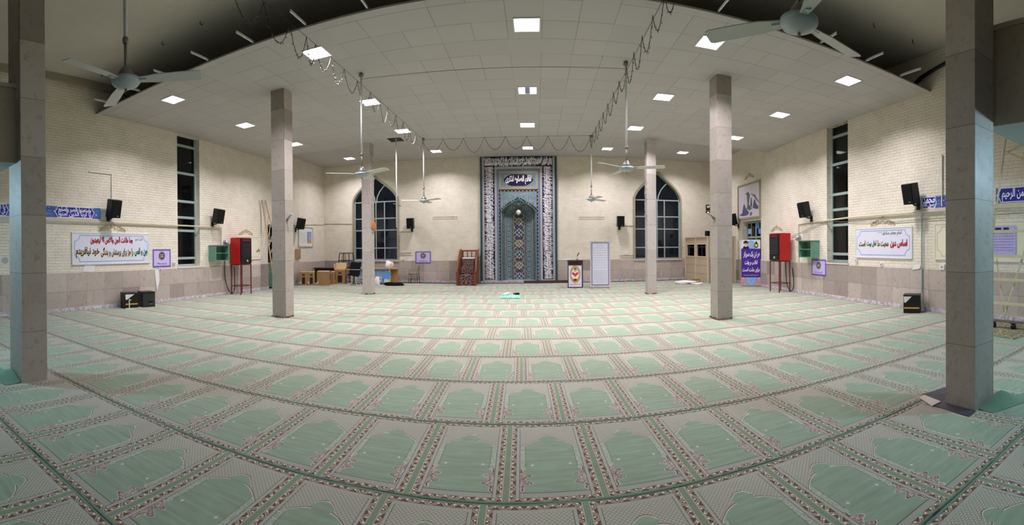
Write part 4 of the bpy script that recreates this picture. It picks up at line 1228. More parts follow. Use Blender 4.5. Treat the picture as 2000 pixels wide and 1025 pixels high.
# ------------------------------------------------------------------ conduits
def conduit(label, wall, pts, rr=0.018, mat='conduit', out=0.02, brackets=()):
    o, r = W(wall, 0, 0)
    b = MB(); b.tube([(s, -out, z) for s, z in pts], rr, 6)
    for s, z in brackets: b.tube([(s, -0.0, z - 0.32), (s, -out, z)], 0.012, 5)
    return tag(b.build('conduit', M[mat], None, o, r), label, 'pipe')
conduit('long cream pipe running along the left wall to the green shelf', 'left', [(-1.0, 2.435), (6.95, 2.435), (9.7, 2.43), (11.82, 2.43), (11.82, 1.80)], 0.024, out=0.05)
conduit('cream conduit dropping to the green shelf from the right wall pipe', 'right', [(-12.56, 0.85), (-12.56, 2.37), (-11.2, 2.40)], 0.016, out=0.025)
conduit('long cream pipe running along the right wall past the tall window', 'right', [(-11.2, 2.40), (-9.8, 2.44), (-7.0, 2.44), (-2.0, 2.44)], 0.024, out=0.05)
conduit('white cable duct bending above the left loudspeaker by the tiles', 'left', [(6.34, 3.82), (7.10, 3.82), (7.10, 3.06)], 0.018, 'white_paint')
conduit('white vertical cable duct over the right blue tile band', 'right', [(-6.37, 3.78), (-6.37, 2.55)], 0.02, 'white_paint', 0.03)
conduit('upright pipe dropping to the black box by the right wall', 'right', [(-6.98, 2.44), (-6.98, 0.44)], 0.022, 'frame_green', 0.06)
conduit('thin cream conduit along the far wall to the left window', 'back', [(-10.2, 2.95), (-8.62, 2.90)], 0.014)
conduit('thin cream conduit from the left window to its loudspeaker', 'back', [(-6.12, 2.46), (-5.62, 2.45)], 0.014)
conduit('thin cream conduit from the right window to its loudspeaker', 'back', [(4.42, 2.63), (4.97, 2.63)], 0.014)
conduit('thin conduit on the left wall running to the far corner', 'left', [(17.4, 2.78), (19.9, 2.90)], 0.014)
conduit('slack dark cable looping along the right wall above the white sign', 'right', [(-13.0, 1.95), (-11.0, 2.38), (-9.6, 2.30), (-8.0, 2.24), (-4.2, 2.30)], 0.007, 'wire_grey', 0.03)
conduit('black curved pipe at the top of the right wall by the pillar', 'right', [(-7.25, 5.62), (-7.0, 5.74), (-6.7, 5.81), (-6.2, 5.90), (-5.0, 6.02), (-3.0, 6.06)], 0.05, 'black_metal', 0.06)
p, r = W('left', 3.86, 1.40)
b = MB(); ring(b, 0, 0, 0.0, 0.03, -0.014, 16); ring(b, 0, 0, 0.045, 0.07, -0.014, 20); b.prism([(0.08 * math.cos(k * PI / 10), 0.08 * math.sin(k * PI / 10)) for k in range(20)], -0.012, -0.001)
tag(b.build('round_vent', M['fan_grey'], None, p, r), 'small round vent cap on the left wall at the left edge of the photo', 'vent')
for i, (hx, hy, lb) in enumerate(((-9.63, 6.18, 'first'), (-7.37, 6.36, 'second'), (-6.18, 6.38, 'third'), (6.49, 6.5, 'fourth'), (7.6, 6.36, 'fifth'))):
    b = MB(); b.tube([(0, 0, 0), (0, 0, -0.05), (0.03, 0.01, -0.085), (0.06, 0.02, -0.06)], 0.009, 5)
    tag(b.build('ceiling_hook', M['black_metal'], None, (hx, hy, 6.318)), 'bent iron hook in the old plaster ceiling, %s from the left' % lb, 'hook', 'ceiling hooks')
# shadow-gap ledges under the tile bands
for wall, a, b_, z, lb in (('left', -1.0, 6.62, 2.468, 'pale stone ledge under the left blue tile band'), ('right', -6.9, 1.0, 2.468, 'pale stone ledge under the right blue tile band')):
    o, r = W(wall, 0, 0)
    b = MB(); b.span((a, -0.035, z), (b_, -0.001, z + 0.05)); tag(b.build('ledge', M['sill'], None, o, r), lb, 'ledge')

# ------------------------------------------------------------------ blue tile inscription bands
def tile_band(label, wall, a, b_, z0, z1, parts):
    o, r = W(wall, (a + b_) / 2, z0)
    t = thing('tile_inscription', label, 'tile band', o, r, 'blue tile bands')
    h = z1 - z0; hw = (b_ - a) / 2
    b = MB(); b.span((-hw, -0.018, 0), (hw, -0.001, h)); b.build('tiles', M['blue_tile'], t)
    for c, wd, txt in parts:
        b = MB(); c -= (a + b_) / 2
        pts = [(c - wd, h / 2), (c - wd * 0.9, h * 0.74), (c - wd * 0.86, h * 0.97), (c + wd * 0.86, h * 0.97), (c + wd * 0.9, h * 0.74), (c + wd, h / 2), (c + wd * 0.9, h * 0.26), (c + wd * 0.86, h * 0.03), (c - wd * 0.86, h * 0.03), (c - wd * 0.9, h * 0.26)]
        b.prism(pts, -0.0215, -0.0185); cr = b.build('cartouche', M['navy_bright'], t)
        e = MB()
        for p, q in zip(pts, pts[1:] + pts[:1]): bar(e, p, q, 0.014, 0.003, -0.0225)
        e.build('cartouche_edge', M['white_glaze'], cr)
        for i, tx in enumerate(txt):
            z_0, z_1 = (h * 0.06, h * 0.94) if len(txt) == 1 else ((h * 0.06, h * 0.55), (h * 0.45, h * 0.95))[i]
            letter_obj('lettering', tx, M['white_glaze'], cr, c - wd * 0.82, c + wd * 0.82, z_0, z_1, -0.0225 - 0.0005 * i, 0.02)
tile_band('blue tile inscription band right of the left foreground pillar', 'left', 4.2, 6.72, 2.52, 2.82, [(5.88, 0.62, ('یا ایها الذین امنوا', 'واستعینوا بالصبر والصلوه'))])
tile_band('blue tile inscription band at the left edge of the photo', 'left', 2.4, 4.1, 2.52, 2.82, [(3.45, 0.5, ('ان الله مع الصابرین', 'یا ایها الذین امنوا'))])
tile_band('blue tile inscription band left of the right foreground pillar', 'right', -7.02, -5.2, 2.52, 2.80, [(-6.78, 0.23, ('رسول الله', 'محمد')), (-5.85, 0.3, ('علی ولی الله',))])
tile_band('blue tile band with white script at the right edge of the photo', 'right', -4.88, -3.2, 2.54, 2.86, [(-4.12, 0.74, ('بسم الله الرحمن الرحیم',))])

# ------------------------------------------------------------------ signs on the side walls
def sign_board(name, label, cat, wall, a, b_, z0, z1, mat, edge=None, corner=0.16, group=None, frame='white_paint'):
    o, r = W(wall, (a + b_) / 2, z0)
    t = thing(name, label, cat, o, r, group)
    hw, h = (b_ - a) / 2, z1 - z0
    b = MB(); b.span((-hw, -0.022, 0), (hw, -0.001, h)); b.build('board', M[mat], t)
    b = MB(); rect_ring_wall(b, hw + 0.025, -0.025, h + 0.025, 0.025, -0.032, -0.001); b.build('frame', M[frame], t)
    if edge:
        e = MB(); m = 0.06; c = corner
        def arc(cx, cz, a0, a1): return [(cx + c * math.cos(a0 + (a1 - a0) * k / 6), cz + c * math.sin(a0 + (a1 - a0) * k / 6)) for k in range(7)]
        x0, x1, y0, y1 = -hw + m, hw - m, m, h - m
        loop = arc(x0, y0, PI / 2, 0) + arc(x1, y0, PI, PI / 2) + arc(x1, y1, -PI / 2, -PI) + arc(x0, y1, 0, -PI / 2)
        for p, q in zip(loop, loop[1:] + loop[:1]): bar(e, p, q, 0.016, 0.002, -0.0235)
        e.build('printed_border', M[edge], t)
    return t, hw, h
def rect_ring_wall(mb, xo, z0, z1, wd, y0, y1):
    rect_ring(mb, xo, z0, z1, wd, y0, y1)
def two_tone(txt, ink, halo, par, x0, x1, z0, z1, y):
    """dark letters with a coloured halo, as painted on the sign"""
    d = 0.012
    letter_obj('lettering_halo', txt, M[halo], par, x0 - d, x1 + d, z0 - d * 1.4, z1 - d * 0.4, y, 0.06)
    letter_obj('lettering', txt, M[ink], par, x0, x1, z0, z1, y - 0.0012, 0.028)
t, hw, h = sign_board('verse_sign', 'long white sign with red and black Persian lettering on the left wall', 'sign', 'left', 5.80, 8.47, 1.27, 2.11, 'paper', 'ink_blue')
y = -0.0245
letter_obj('lettering', 'قرآن کریم', M['ink_black'], t, 0.80, 1.08, 0.63, 0.74, y, 0.01)
two_tone('وما خلقت الجن والانس الا لیعبدون', 'ink_darkred', 'ink_red', t, -0.76, 0.70, 0.54, 0.76, y)
two_tone('جن و انس', 'ink_black', 'ink_green', t, 0.78, 1.26, 0.19, 0.45, y)
two_tone('را جز برای پرستش و بندگی', 'ink_black', 'ink_yellow', t, -0.42, 0.72, 0.16, 0.46, y)
two_tone('خود نیافریدم', 'ink_black', 'ink_yellow', t, -1.24, -0.48, 0.16, 0.47, y)
t, hw, h = sign_board('verse_sign', 'white sign with red, yellow and green Persian lettering on the right wall', 'sign', 'right', -9.53, -7.36, 1.30, 2.08, 'paper', 'ink_blue')
letter_obj('lettering', 'امام جعفر صادق:', M['ink_black'], t, 0.02, 0.74, 0.57, 0.70, y, 0.015)
letter_obj('lettering', 'علیه السلام', M['ink_grey'], t, -0.16, 0.0, 0.64, 0.70, y, 0.0)
two_tone('اساس دین', 'ink_darkred', 'ink_red', t, 0.34, 0.94, 0.26, 0.48, y)
two_tone('محبت ما', 'ink_black', 'ink_yellow', t, -0.16, 0.26, 0.26, 0.47, y)
two_tone('اهل بیت', 'ink_black', 'ink_green', t, -0.60, -0.22, 0.28, 0.46, y)
two_tone('است.', 'ink_black', 'ink_yellow', t, -0.94, -0.66, 0.30, 0.46, y)
t, hw, h = sign_board('painted_panel', 'cream sign panel half hidden behind the left red heater', 'sign', 'left', 13.1, 14.30, 1.27, 2.13, 'cream_panel', 'gypsum', 0.14, 'cream sign panels')
two_tone('ولی', 'ink_black', 'ink_yellow', t, 0.30, 0.52, 0.26, 0.44, y)
t, hw, h = sign_board('painted_panel', 'cream sign panel half hidden behind the right foreground pillar', 'sign', 'right', -6.58, -5.3, 1.30, 2.12, 'cream_panel', 'gypsum', 0.14, 'cream sign panels')
t, hw, h = sign_board('painted_panel', 'cream sign panel with red and green script beside the right-hand door', 'sign', 'right', -14.72, -13.6, 1.28, 2.10, 'cream_panel', 'gypsum', 0.14, 'cream sign panels')
letter_obj('lettering', 'یا علی', M['ink_red'], t, -0.46, -0.1, 0.52, 0.70, y, 0.03); letter_obj('lettering', 'حق', M['ink_green'], t, -0.46, -0.2, 0.2, 0.36, y, 0.03)
t, hw, h = sign_board('painted_panel', 'large cream panel behind the ladder at the right edge of the photo', 'sign', 'right', -5.05, -2.8, 1.28, 2.12, 'cream_panel', None, 0.14, 'cream sign panels')
# plaster flourishes above the signs
def flourish(label, wall, s_, z, wd, hh):
    o, r = W(wall, s_, z)
    b = MB(); rnd = random.Random(int(s_ * 10))
    def spiral(cx, cz, r0, dirn, turns=1.3):
        pts = []
        for k in range(13):
            a = k / 12 * turns * 2 * PI; rr = r0 * (1 - 0.7 * k / 12)
            pts.append((cx + dirn * rr * math.cos(a + 2.2), -0.012, cz + rr * math.sin(a + 2.2)))
        b.tube(pts, 0.007, 5)
    for sd in (-1, 1):
        spiral(sd * wd * 0.12, hh * 0.55, hh * 0.30, sd); spiral(sd * wd * 0.24, hh * 0.40, hh * 0.27, -sd)
        spiral(sd * wd * 0.35, hh * 0.30, hh * 0.22, sd); spiral(sd * wd * 0.44, hh * 0.2, hh * 0.16, -sd)
        b.tube([(sd * wd * q, -0.012, hh * zq) for q, zq in ((0.0, 0.95), (0.08, 0.75), (0.2, 0.68), (0.32, 0.5), (0.43, 0.36), (0.5, 0.12))], 0.008, 5)
    b.tube([(-wd * 0.05, -0.012, hh * 0.7), (0, -0.012, hh), (wd * 0.05, -0.012, hh * 0.7), (0, -0.012, hh * 0.5), (-wd * 0.05, -0.012, hh * 0.7)], 0.009, 5)
    return tag(b.build('plaster_flourish', M['gypsum'], None, o, r), label, 'wall ornament', 'scrolled wall ornaments')
flourish('scrolled ornament above the long white sign on the left wall', 'left', 7.13, 2.16, 0.95, 0.28)
flourish('scrolled ornament above the left red heater', 'left', 13.35, 2.18, 0.9, 0.27)
flourish('scrolled ornament above the white sign on the right wall', 'right', -8.42, 2.14, 0.95, 0.28)
flourish('scrolled ornament above the right red heater', 'right', -14.1, 2.14, 0.9, 0.28)
flourish('scrolled ornament above the framed painting of mourning women', 'right', -16.4, 4.44, 0.85, 0.3) if False else flourish('scrolled ornament above the large framed painting on the right wall', 'right', -16.4, 4.44, 0.85, 0.3)
# carved inscription strips on the far wall
for s0, s1, z, lb in ((-4.47, -3.30, 3.06, 'carved inscription strip on the far wall left of the niche'), (2.37, 3.55, 2.98, 'carved inscription strip on the far wall right of the niche')):
    p, r = W('back', (s0 + s1) / 2, z)
    hw = (s1 - s0) / 2
    t = thing('carved_strip', lb, 'wall ornament', p, r, 'carved inscription strips')
    b = MB(); rect_ring(b, hw, -0.06, 0.06, 0.014, -0.012, -0.001); b.build('frame', M['gypsum'], t)
    letter_obj('lettering', 'یا قائم ال محمد ادرکنی', M['gypsum'], t, -hw + 0.03, hw - 0.03, -0.04, 0.045, -0.006, 0.02)

# ------------------------------------------------------------------ lilac posters
def lilac_poster(label, wall, a, b_, z0, z1, mat='lilac', edge='violet'):
    o, r = W(wall, (a + b_) / 2, z0, 0.03 if z0 < 1 else 0.0)
    t = thing('mourning_poster', label, 'poster', o, r, 'lilac posters')
    hw, h = (b_ - a) / 2, z1 - z0
    b = MB(); b.span((-hw, -0.008, 0), (hw, -0.001, h)); b.build('sheet', M[mat], t)
    b = MB(); rect_ring(b, hw, 0, h, 0.045, -0.0105, -0.0085); b.build('printed_border', M[edge], t)
    cz = h * 0.63; R = h * 0.26
    b = MB(); ring(b, 0, cz, R * 0.74, R, -0.010, 28); b.build('roundel_rim', M['mauve'], t)
    b = MB(); ring(b, 0, cz, 0.0, R * 0.74, -0.0102, 28); rd = b.build('roundel', M['plum'], t)
    rnd = random.Random(int(abs(a) * 100))
    b = MB()
    for k in range(4): scribble(b, -R * 0.45, R * 0.45, cz + R * (0.34 - 0.22 * k), R * 0.16, -0.0112, 0.006, rnd)
    b.build('script', M['white_glaze'], rd)
    b = MB(); scribble(b, -hw * 0.55, hw * 0.55, h * 0.2, 0.05, -0.0102, 0.007, rnd); scribble(b, -hw * 0.45, hw * 0.5, h * 0.17, 0.03, -0.0104, 0.005, rnd); b.build('caption', M['plum'], t)
    return t
lilac_poster('lilac poster with a dark roundel under the left tall window', 'left', 8.63, 9.38, 1.10, 1.66)
lilac_poster('lilac poster with a dark roundel on the far wall right of the tablet chair', 'back', -5.33, -4.58, 0.92, 1.48)
lilac_poster('lilac poster with a dark roundel on the right wall below the green shelf', 'right', -11.75, -10.96, 0.66, 1.18)

# ------------------------------------------------------------------ framed picture, painting, notice board, little boxes
p, r = W('left', 18.03, 1.74)
t = thing('portrait_notice', 'framed pale notice with a small portrait on the left wall near the corner', 'picture', p, r)
b = MB(); b.span((-0.66, -0.02, 0.04), (0.66, -0.006, 0.92)); b.build('sheet', M['white_paint'], t)
b = MB(); rect_ring(b, 0.70, 0, 0.96, 0.04, -0.04, -0.001); b.build('frame', M['fan_grey'], t)
b = MB(); b.span((0.14, -0.023, 0.19), (0.56, -0.0205, 0.74)); ph = b.build('portrait_ground', M['blue_bright'], t)
b = MB(); b.prism([(0.22, 0.19), (0.56, 0.19), (0.55, 0.36), (0.46, 0.45), (0.34, 0.44), (0.26, 0.36)], -0.0255, -0.0235); b.build('robe', M['orange_print'], ph)
b = MB(); ring(b, 0.37, 0.53, 0, 0.085, -0.026, 18, 0, 0.8); b.build('face', M['skin'], ph)
b = MB(); ring(b, 0.37, 0.60, 0, 0.10, -0.0263, 18, 0, 0.9, 0.0, PI); b.build('headwear', M['orange_print'], ph)
b = MB(); b.prism([(0.32, 0.46), (0.42, 0.46), (0.38, 0.36)], -0.0265, -0.0255); b.build('collar', M['white_paint'], ph)
b = MB(); rnd = random.Random(3)
for k in range(6): scribble(b, -0.54, 0.04, 0.68 - k * 0.09, 0.035, -0.0212, 0.005, rnd)
b.build('handwriting', M['ink_grey'], t)
p, r = W('right', -16.44, 2.78)
t = thing('framed_painting', 'large framed pale painting of dark robed figures over the right-hand door', 'painting', p, r)
b = MB(); b.span((-1.0, -0.03, 0.06), (1.0, -0.006, 1.44)); b.build('canvas', plain('pale_canvas', (206, 198, 206), 0.7, 0.2, 0, 0.14, 3), t)
b = MB(); rect_ring(b, 1.06, 0, 1.50, 0.06, -0.06, -0.001); b.build('frame', M['cornice'], t)
FIG = plain('painted_robe_blue', (84, 88, 116), 0.7, 0.2, 0, 0.35, 6); FIG2 = plain('painted_robe_grey', (96, 104, 106), 0.7, 0.2, 0, 0.35, 6)
def fig(pts, mt, nm, yy):
    b = MB(); b.prism(pts, yy, yy + 0.002); b.build(nm, mt, t)
fig([(-0.92, 0.20), (-0.62, 0.28), (-0.52, 0.58), (-0.40, 0.66), (-0.30, 0.50), (0.05, 0.26), (-0.10, 0.16), (-0.50, 0.14)], FIG, 'crouching_figure', -0.034)
fig([(-0.18, 0.44), (-0.10, 0.62), (-0.16, 1.02), (-0.32, 1.08), (-0.02, 1.14), (0.12, 1.02), (0.02, 0.60), (0.34, 0.42), (0.10, 0.34)], FIG2, 'standing_figure', -0.0345)
fig([(0.38, 0.42), (0.50, 0.72), (0.60, 0.80), (0.68, 0.60), (0.92, 0.44), (0.86, 0.34)], FIG, 'bending_figure', -0.034)
fig([(0.10, 0.16), (0.22, 0.30), (0.34, 0.20), (0.22, 0.10)], FIG2, 'seated_figure', -0.034)
fig([(0.16, 0.52), (0.22, 0.86), (0.30, 0.86), (0.34, 0.48)], FIG, 'kneeling_figure', -0.0335)
fig([(0.2, 1.05), (0.6, 0.95), (0.97, 0.62), (0.97, 0.56), (0.55, 0.86)], FIG2, 'drapery', -0.033)
p, r = W('left', 17.24, 1.19)
t = thing('key_box', 'small wooden box on the left wall below the portrait notice', 'box', p, r)
b = MB(); b.span((-0.19, -0.09, 0), (0.19, -0.001, 0.46)); b.build('body', M['wood_tan'], t, None, 0, 0.006)
b = MB(); b.span((-0.16, -0.10, 0.04), (0.16, -0.091, 0.42)); b.build('door', M['wood_pole'], t)
p, r = W('right', -4.68, 1.40, 0.035)
t = thing('notice_sheet', 'grey printed notice on the cream panel at the right edge', 'notice', p, r)
b = MB(); b.span((-0.30, -0.006, 0), (0.30, 0, 0.64)); b.build('sheet', M['ink_lilac'], t)
b = MB(); b.span((-0.22, -0.008, 0.54), (-0.05, -0.0065, 0.60)); b.span((0.0, -0.008, 0.54), (0.14, -0.0065, 0.60)); rnd = random.Random(9)
for k in range(7): scribble(b, -0.26, 0.26, 0.47 - 0.06 * k, 0.018, -0.0075, 0.004, rnd)
b.build('print', M['plum'], t)
# sockets and white patches
for wall, s_, z, ww, hh, lb in (('left', 9.52, 1.20, 0.09, 0.09, 'white socket beside the left lilac poster'), ('left', 8.9, 1.05, 0.12, 0.08, 'white socket under the left lilac poster'), ('right', -9.50, 1.19, 0.10, 0.10, 'white socket below the left end of the right white sign'), ('right', -8.46, 1.10, 0.09, 0.10, 'white socket under the middle of the right white sign'), ('right', -6.36, 1.10, 0.13, 0.14, 'white socket beside the right foreground pillar'), ('back', -5.95, 1.09, 0.1, 0.1, 'white socket right of the left arched window')):
    p, r = W(wall, s_, z, 0.0)
    t = thing('wall_socket', lb, 'socket', p, r, 'wall sockets')
    b = MB(); b.span((-ww / 2, -0.046, -hh / 2), (ww / 2, -0.001, hh / 2)); b.build('cover', M['white_paint'], t, None, 0, 0.006)
    b = MB(); ring(b, 0, 0, 0.012, 0.03, -0.0468, 16); b.build('socket_face', M['ink_grey'], t)
for wall, s_, z, pts, lb in (('left', 6.32, 1.12, [(-0.22, -0.06), (0.16, -0.09), (0.20, 0.10), (-0.10, 0.13), (-0.18, 0.05)], 'irregular white plaster patch under the long left sign'), ('left', 8.75, 0.62, [(-0.07, 0.40), (0.10, 0.42), (0.12, 0.05), (0.02, -0.25), (-0.04, 0.1)], 'white run of plaster down the wainscot below the left lilac poster'), ('right', -7.2, 1.06, [(-0.12, -0.06), (0.14, -0.02), (0.16, 0.08), (-0.02, 0.09), (-0.08, 0.05)], 'white plaster patch by the pipe above the right black box'), ('back', -5.62, 1.10, [(-0.08, -0.08), (0.08, -0.09), (0.10, 0.07), (-0.05, 0.09)], 'white plaster patch left of the far lilac poster'), ('back', 4.62, 1.34, [(-0.09, -0.07), (0.08, -0.08), (0.10, 0.07), (0.0, 0.11), (-0.08, 0.06)], 'white plaster patch left of the right arched window'), ('back', -6.0, 1.36, [(-0.09, -0.05), (0.09, -0.06), (0.09, 0.06), (-0.06, 0.06)], 'white plaster patch right of the left arched window'), ('back', 1.72, 1.06, [(-0.32, -0.03), (0.3, -0.05), (0.32, 0.05), (-0.1, 0.03), (-0.3, 0.02)], 'ragged white plaster strip between the niche and the lectern')):
    p, r = W(wall, s_, z, 0.029 if z < 1.1 else 0.0)
    b = MB(); b.prism(pts, -0.012, -0.001); tag(b.build('plaster_patch', M['tape'], None, p, r), lb, 'patch', 'white plaster patches')
# small shelves of pipe under the windows
for s0, s1, z, lb in ((-6.12, -5.55, 1.40, 'thin metal rail on the far wall right of the left arched window'), (4.3, 4.98, 1.20, 'thin metal rail on the far wall left of the right arched window')):
    p, r = W('back', 0, 0); b = MB(); b.tube([(s0, -0.04, z), (s1, -0.04, z)], 0.014, 6); b.tube([(s0 + 0.04, -0.001, z), (s0 + 0.04, -0.04, z)], 0.01, 5); b.tube([(s1 - 0.04, -0.001, z), (s1 - 0.04, -0.04, z)], 0.01, 5)
    tag(b.build('wall_rail', M['dirty_steel'], None, p, r), lb, 'rail')
# hooks sticking out of the mid-hall pillars
for lb, A, B in (('short steel bracket on the left mid-hall pillar', (-5.548, 8.60, 2.30), (-5.36, 8.50, 2.44)), ('short steel bracket on the right mid-hall pillar', (3.858, 8.75, 2.22), (3.66, 8.66, 2.34))):
    b = MB(); b.tube([A, B], 0.026, 8); b.tube([(A[0], A[1], A[2] - 0.08), Vector(A).lerp(Vector(B), 0.5)], 0.008, 5)
    tag(b.build('pole_bracket', M['silver'], None), lb, 'bracket')
# clock on the far left slim pillar, black pictures on the far wall
t = thing('wall_clock', 'round ochre-rimmed clock on the side of the left slim pillar', 'clock', (-5.648, 14.36, 2.44))
b = MB(); b.T = Matrix.Rotation(PI / 2, 4, 'Y') @ Matrix.Identity(4); b.lathe([(0.15, 0.003), (0.17, 0.02), (0.16, 0.05), (0.14, 0.055)], 24); b.build('rim', M['orange'], t)
b = MB(); b.T = Matrix.Rotation(PI / 2, 4, 'Y'); b.lathe([(0.14, 0.045), (0.0, 0.048)], 24); b.build('dial', M['white_paint'], t)
p, r = W('back', 8.88, 3.30)
t = thing('kaaba_picture', 'small black picture with a gold stripe on the far wall by the right mid-hall pillar', 'picture', p, r)
b = MB(); b.span((-0.16, -0.03, 0), (0.16, -0.001, 0.42)); b.build('panel', M['black'], t)
b = MB(); b.span((-0.15, -0.033, 0.10), (0.15, -0.0305, 0.13)); b.build('gold_stripe', M['gold'], t)
b = MB(); b.prism([(-0.12, 0.36), (0.14, 0.40), (0.02, 0.28), (-0.10, 0.25)], -0.033, -0.0305); b.build('white_corner', M['white_paint'], t)

# ------------------------------------------------------------------ open green shelves
def shelf(label, wall, s_, z, wd=0.72, h=0.53, d=0.34, yaw=0.0):
    p, r = W(wall, s_, z)
    t = thing('wall_shelf', label, 'shelf', p, r, 'green wall shelves')
    k = 0.018; hw = wd / 2
    b = MB(); b.span((-hw, -d, 0), (-hw + k, -0.001, h)); b.span((hw - k, -d, 0), (hw, -0.001, h)); b.span((-hw + k, -d, 0), (hw - k, -0.001, k)); b.span((-hw + k, -d, h - k), (hw - k, -0.001, h)); b.span((-hw + k, -0.016, k), (hw - k, -0.001, h - k))
    b.build('carcass', M['cab_green'], t)
    b = MB(); b.span((-hw + k, -d + 0.02, h * 0.5 - 0.008), (hw - k, -0.017, h * 0.5 + 0.008)); b.build('shelf_board', M['cab_green'], t)
    b = MB(); b.span((-hw - 0.012, -d - 0.008, h), (hw + 0.012, -0.001, h + 0.014)); b.build('top_edge', M['wood_dark'], t)
    return t
shelf('open green two-tier shelf under the pipe on the left wall', 'left', 11.55, 1.245)
shelf('open green two-tier shelf on the right wall beside the red heater', 'right', -11.72, 1.235, 0.74, 0.54)

# ------------------------------------------------------------------ red gas heaters on stands
def heater(label, cx, cy, rz, side):
    """front faces local -y; side tells towards which x the room wall lies"""
    t = thing('gas_heater', label, 'heater', (cx, cy, 0.0), rz, 'red gas heaters')
    wx, dy = 0.64, 0.50; zb, zt = 1.10, 2.07
    hw, hd = wx / 2, dy / 2
    b = MB(); b.span((-hw, -hd + 0.04, zb), (hw, hd, zt)); b.build('casing', M['red'], t, None, 0, 0.018)
    b = MB(); b.span((-hw + 0.02, -hd - 0.0, zb + 0.02), (hw - 0.02, -hd + 0.045, zt - 0.03)); fr = b.build('front_panel', M['black'], t, None, 0, 0.008)
    b = MB()
    for k in range(12): b.span((-hw + 0.06, -hd - 0.012, zb + 0.24 + k * 0.045), (hw - 0.06, -hd - 0.001, zb + 0.262 + k * 0.045))
    b.build('louvres', M['screen_grey'], fr)
    b = MB(); b.span((-hw + 0.10, -hd - 0.010, zt - 0.14), (hw - 0.10, -hd - 0.001, zt - 0.07)); b.build('name_plate', M['dark_red'], fr)
    b = MB(); b.T = Matrix.Translation((0.05, -hd, zb + 0.11)) @ Matrix.Rotation(PI / 2, 4, 'X'); b.lathe([(0.045, 0.0), (0.042, 0.03), (0.0, 0.035)], 16); b.build('knob', M['silver'], fr)
    for sx in (-1, 1):
        for sy in (-1, 1):
            b = MB(); b.span((sx * (hw - 0.03) - 0.014, sy * (hd - 0.03) - 0.014, 0), (sx * (hw - 0.03) + 0.014, sy * (hd - 0.03) + 0.014, zb - 0.001)); b.build('stand_leg', M['dark_red'], t)
    b = MB()
    for z in (0.30, zb - 0.03):
        for sy in (-1, 1): b.span((-hw + 0.045, sy * (hd - 0.03) - 0.011, z), (hw - 0.045, sy * (hd - 0.03) + 0.011, z + 0.024))
        for sx in (-1, 1): b.span((sx * (hw - 0.03) - 0.011, -hd + 0.045, z), (sx * (hw - 0.03) + 0.011, hd - 0.045, z + 0.024))
    b.build('stand_rail', M['dark_red'], t)
    return t
heater('red gas heater on a tall stand by the left wall', -10.0, 12.38, PI / 2 - 0.03, -1)
heater('red gas heater on a tall stand by the right wall', 8.21, 12.92, -PI / 2 + 0.02, 1)
for lb, wall, s_, z, tx, ty in (('white flue outlet and pipe behind the left red heater', 'left', 12.02, 1.92, 0, 0), ('white flue outlet and pipe behind the right red heater', 'right', -12.46, 1.92, 0, 0)):
    p, r = W(wall, s_, z)
    t = thing('flue_pipe', lb, 'flue pipe', p, r, 'heater flue pipes')
    b = MB(); ring(b, 0, 0, 0.0, 0.16, -0.012, 24); b.prism([(0.16 * math.cos(k * PI / 12), 0.16 * math.sin(k * PI / 12)) for k in range(24)], -0.011, -0.001); b.build('wall_plate', M['white_paint'], t)
    sg = 1 if wall == 'left' else -1
    b = MB(); b.tube([(0, -0.034, 0), (sg * 0.02, -0.10, 0.0), (sg * 0.04, -0.14, -0.12)], 0.065, 12); b.build('elbow', M['silver'], t)
# gas hoses
for lb, pts in (('black gas hose hanging from the green shelf to the left red heater', [(-10.30, 11.80, 1.24), (-10.30, 11.80, 0.75), (-10.27, 11.84, 0.40), (-10.22, 11.95, 0.12), (-10.18, 12.10, 0.05), (-10.22, 12.25, 0.30), (-10.26, 12.30, 1.0)]),
                ('black gas hose looping from the wall pipe to the right red heater', [(8.50, 12.58, 0.86), (8.50, 12.50, 0.55), (8.46, 12.42, 0.24), (8.42, 12.45, 0.08), (8.38, 12.60, 0.10), (8.40, 12.78, 0.35), (8.46, 12.92, 0.8), (8.47, 12.95, 1.08)])):
    P = []
    for i in range(len(pts) - 1):
        a = [Vector(pts[max(i - 1, 0)]), Vector(pts[i]), Vector(pts[i + 1]), Vector(pts[min(i + 2, len(pts) - 1)])]
        for k in range(4):
            q = k / 4
            P.append(0.5 * ((2 * a[1]) + (a[2] - a[0]) * q + (2 * a[0] - 5 * a[1] + 4 * a[2] - a[3]) * q * q + (3 * a[1] - a[0] - 3 * a[2] + a[3]) * q ** 3))
    P.append(Vector(pts[-1]))
    b = MB(); b.tube(P, 0.016, 7); tag(b.build('gas_hose', M['black']), lb, 'hose')
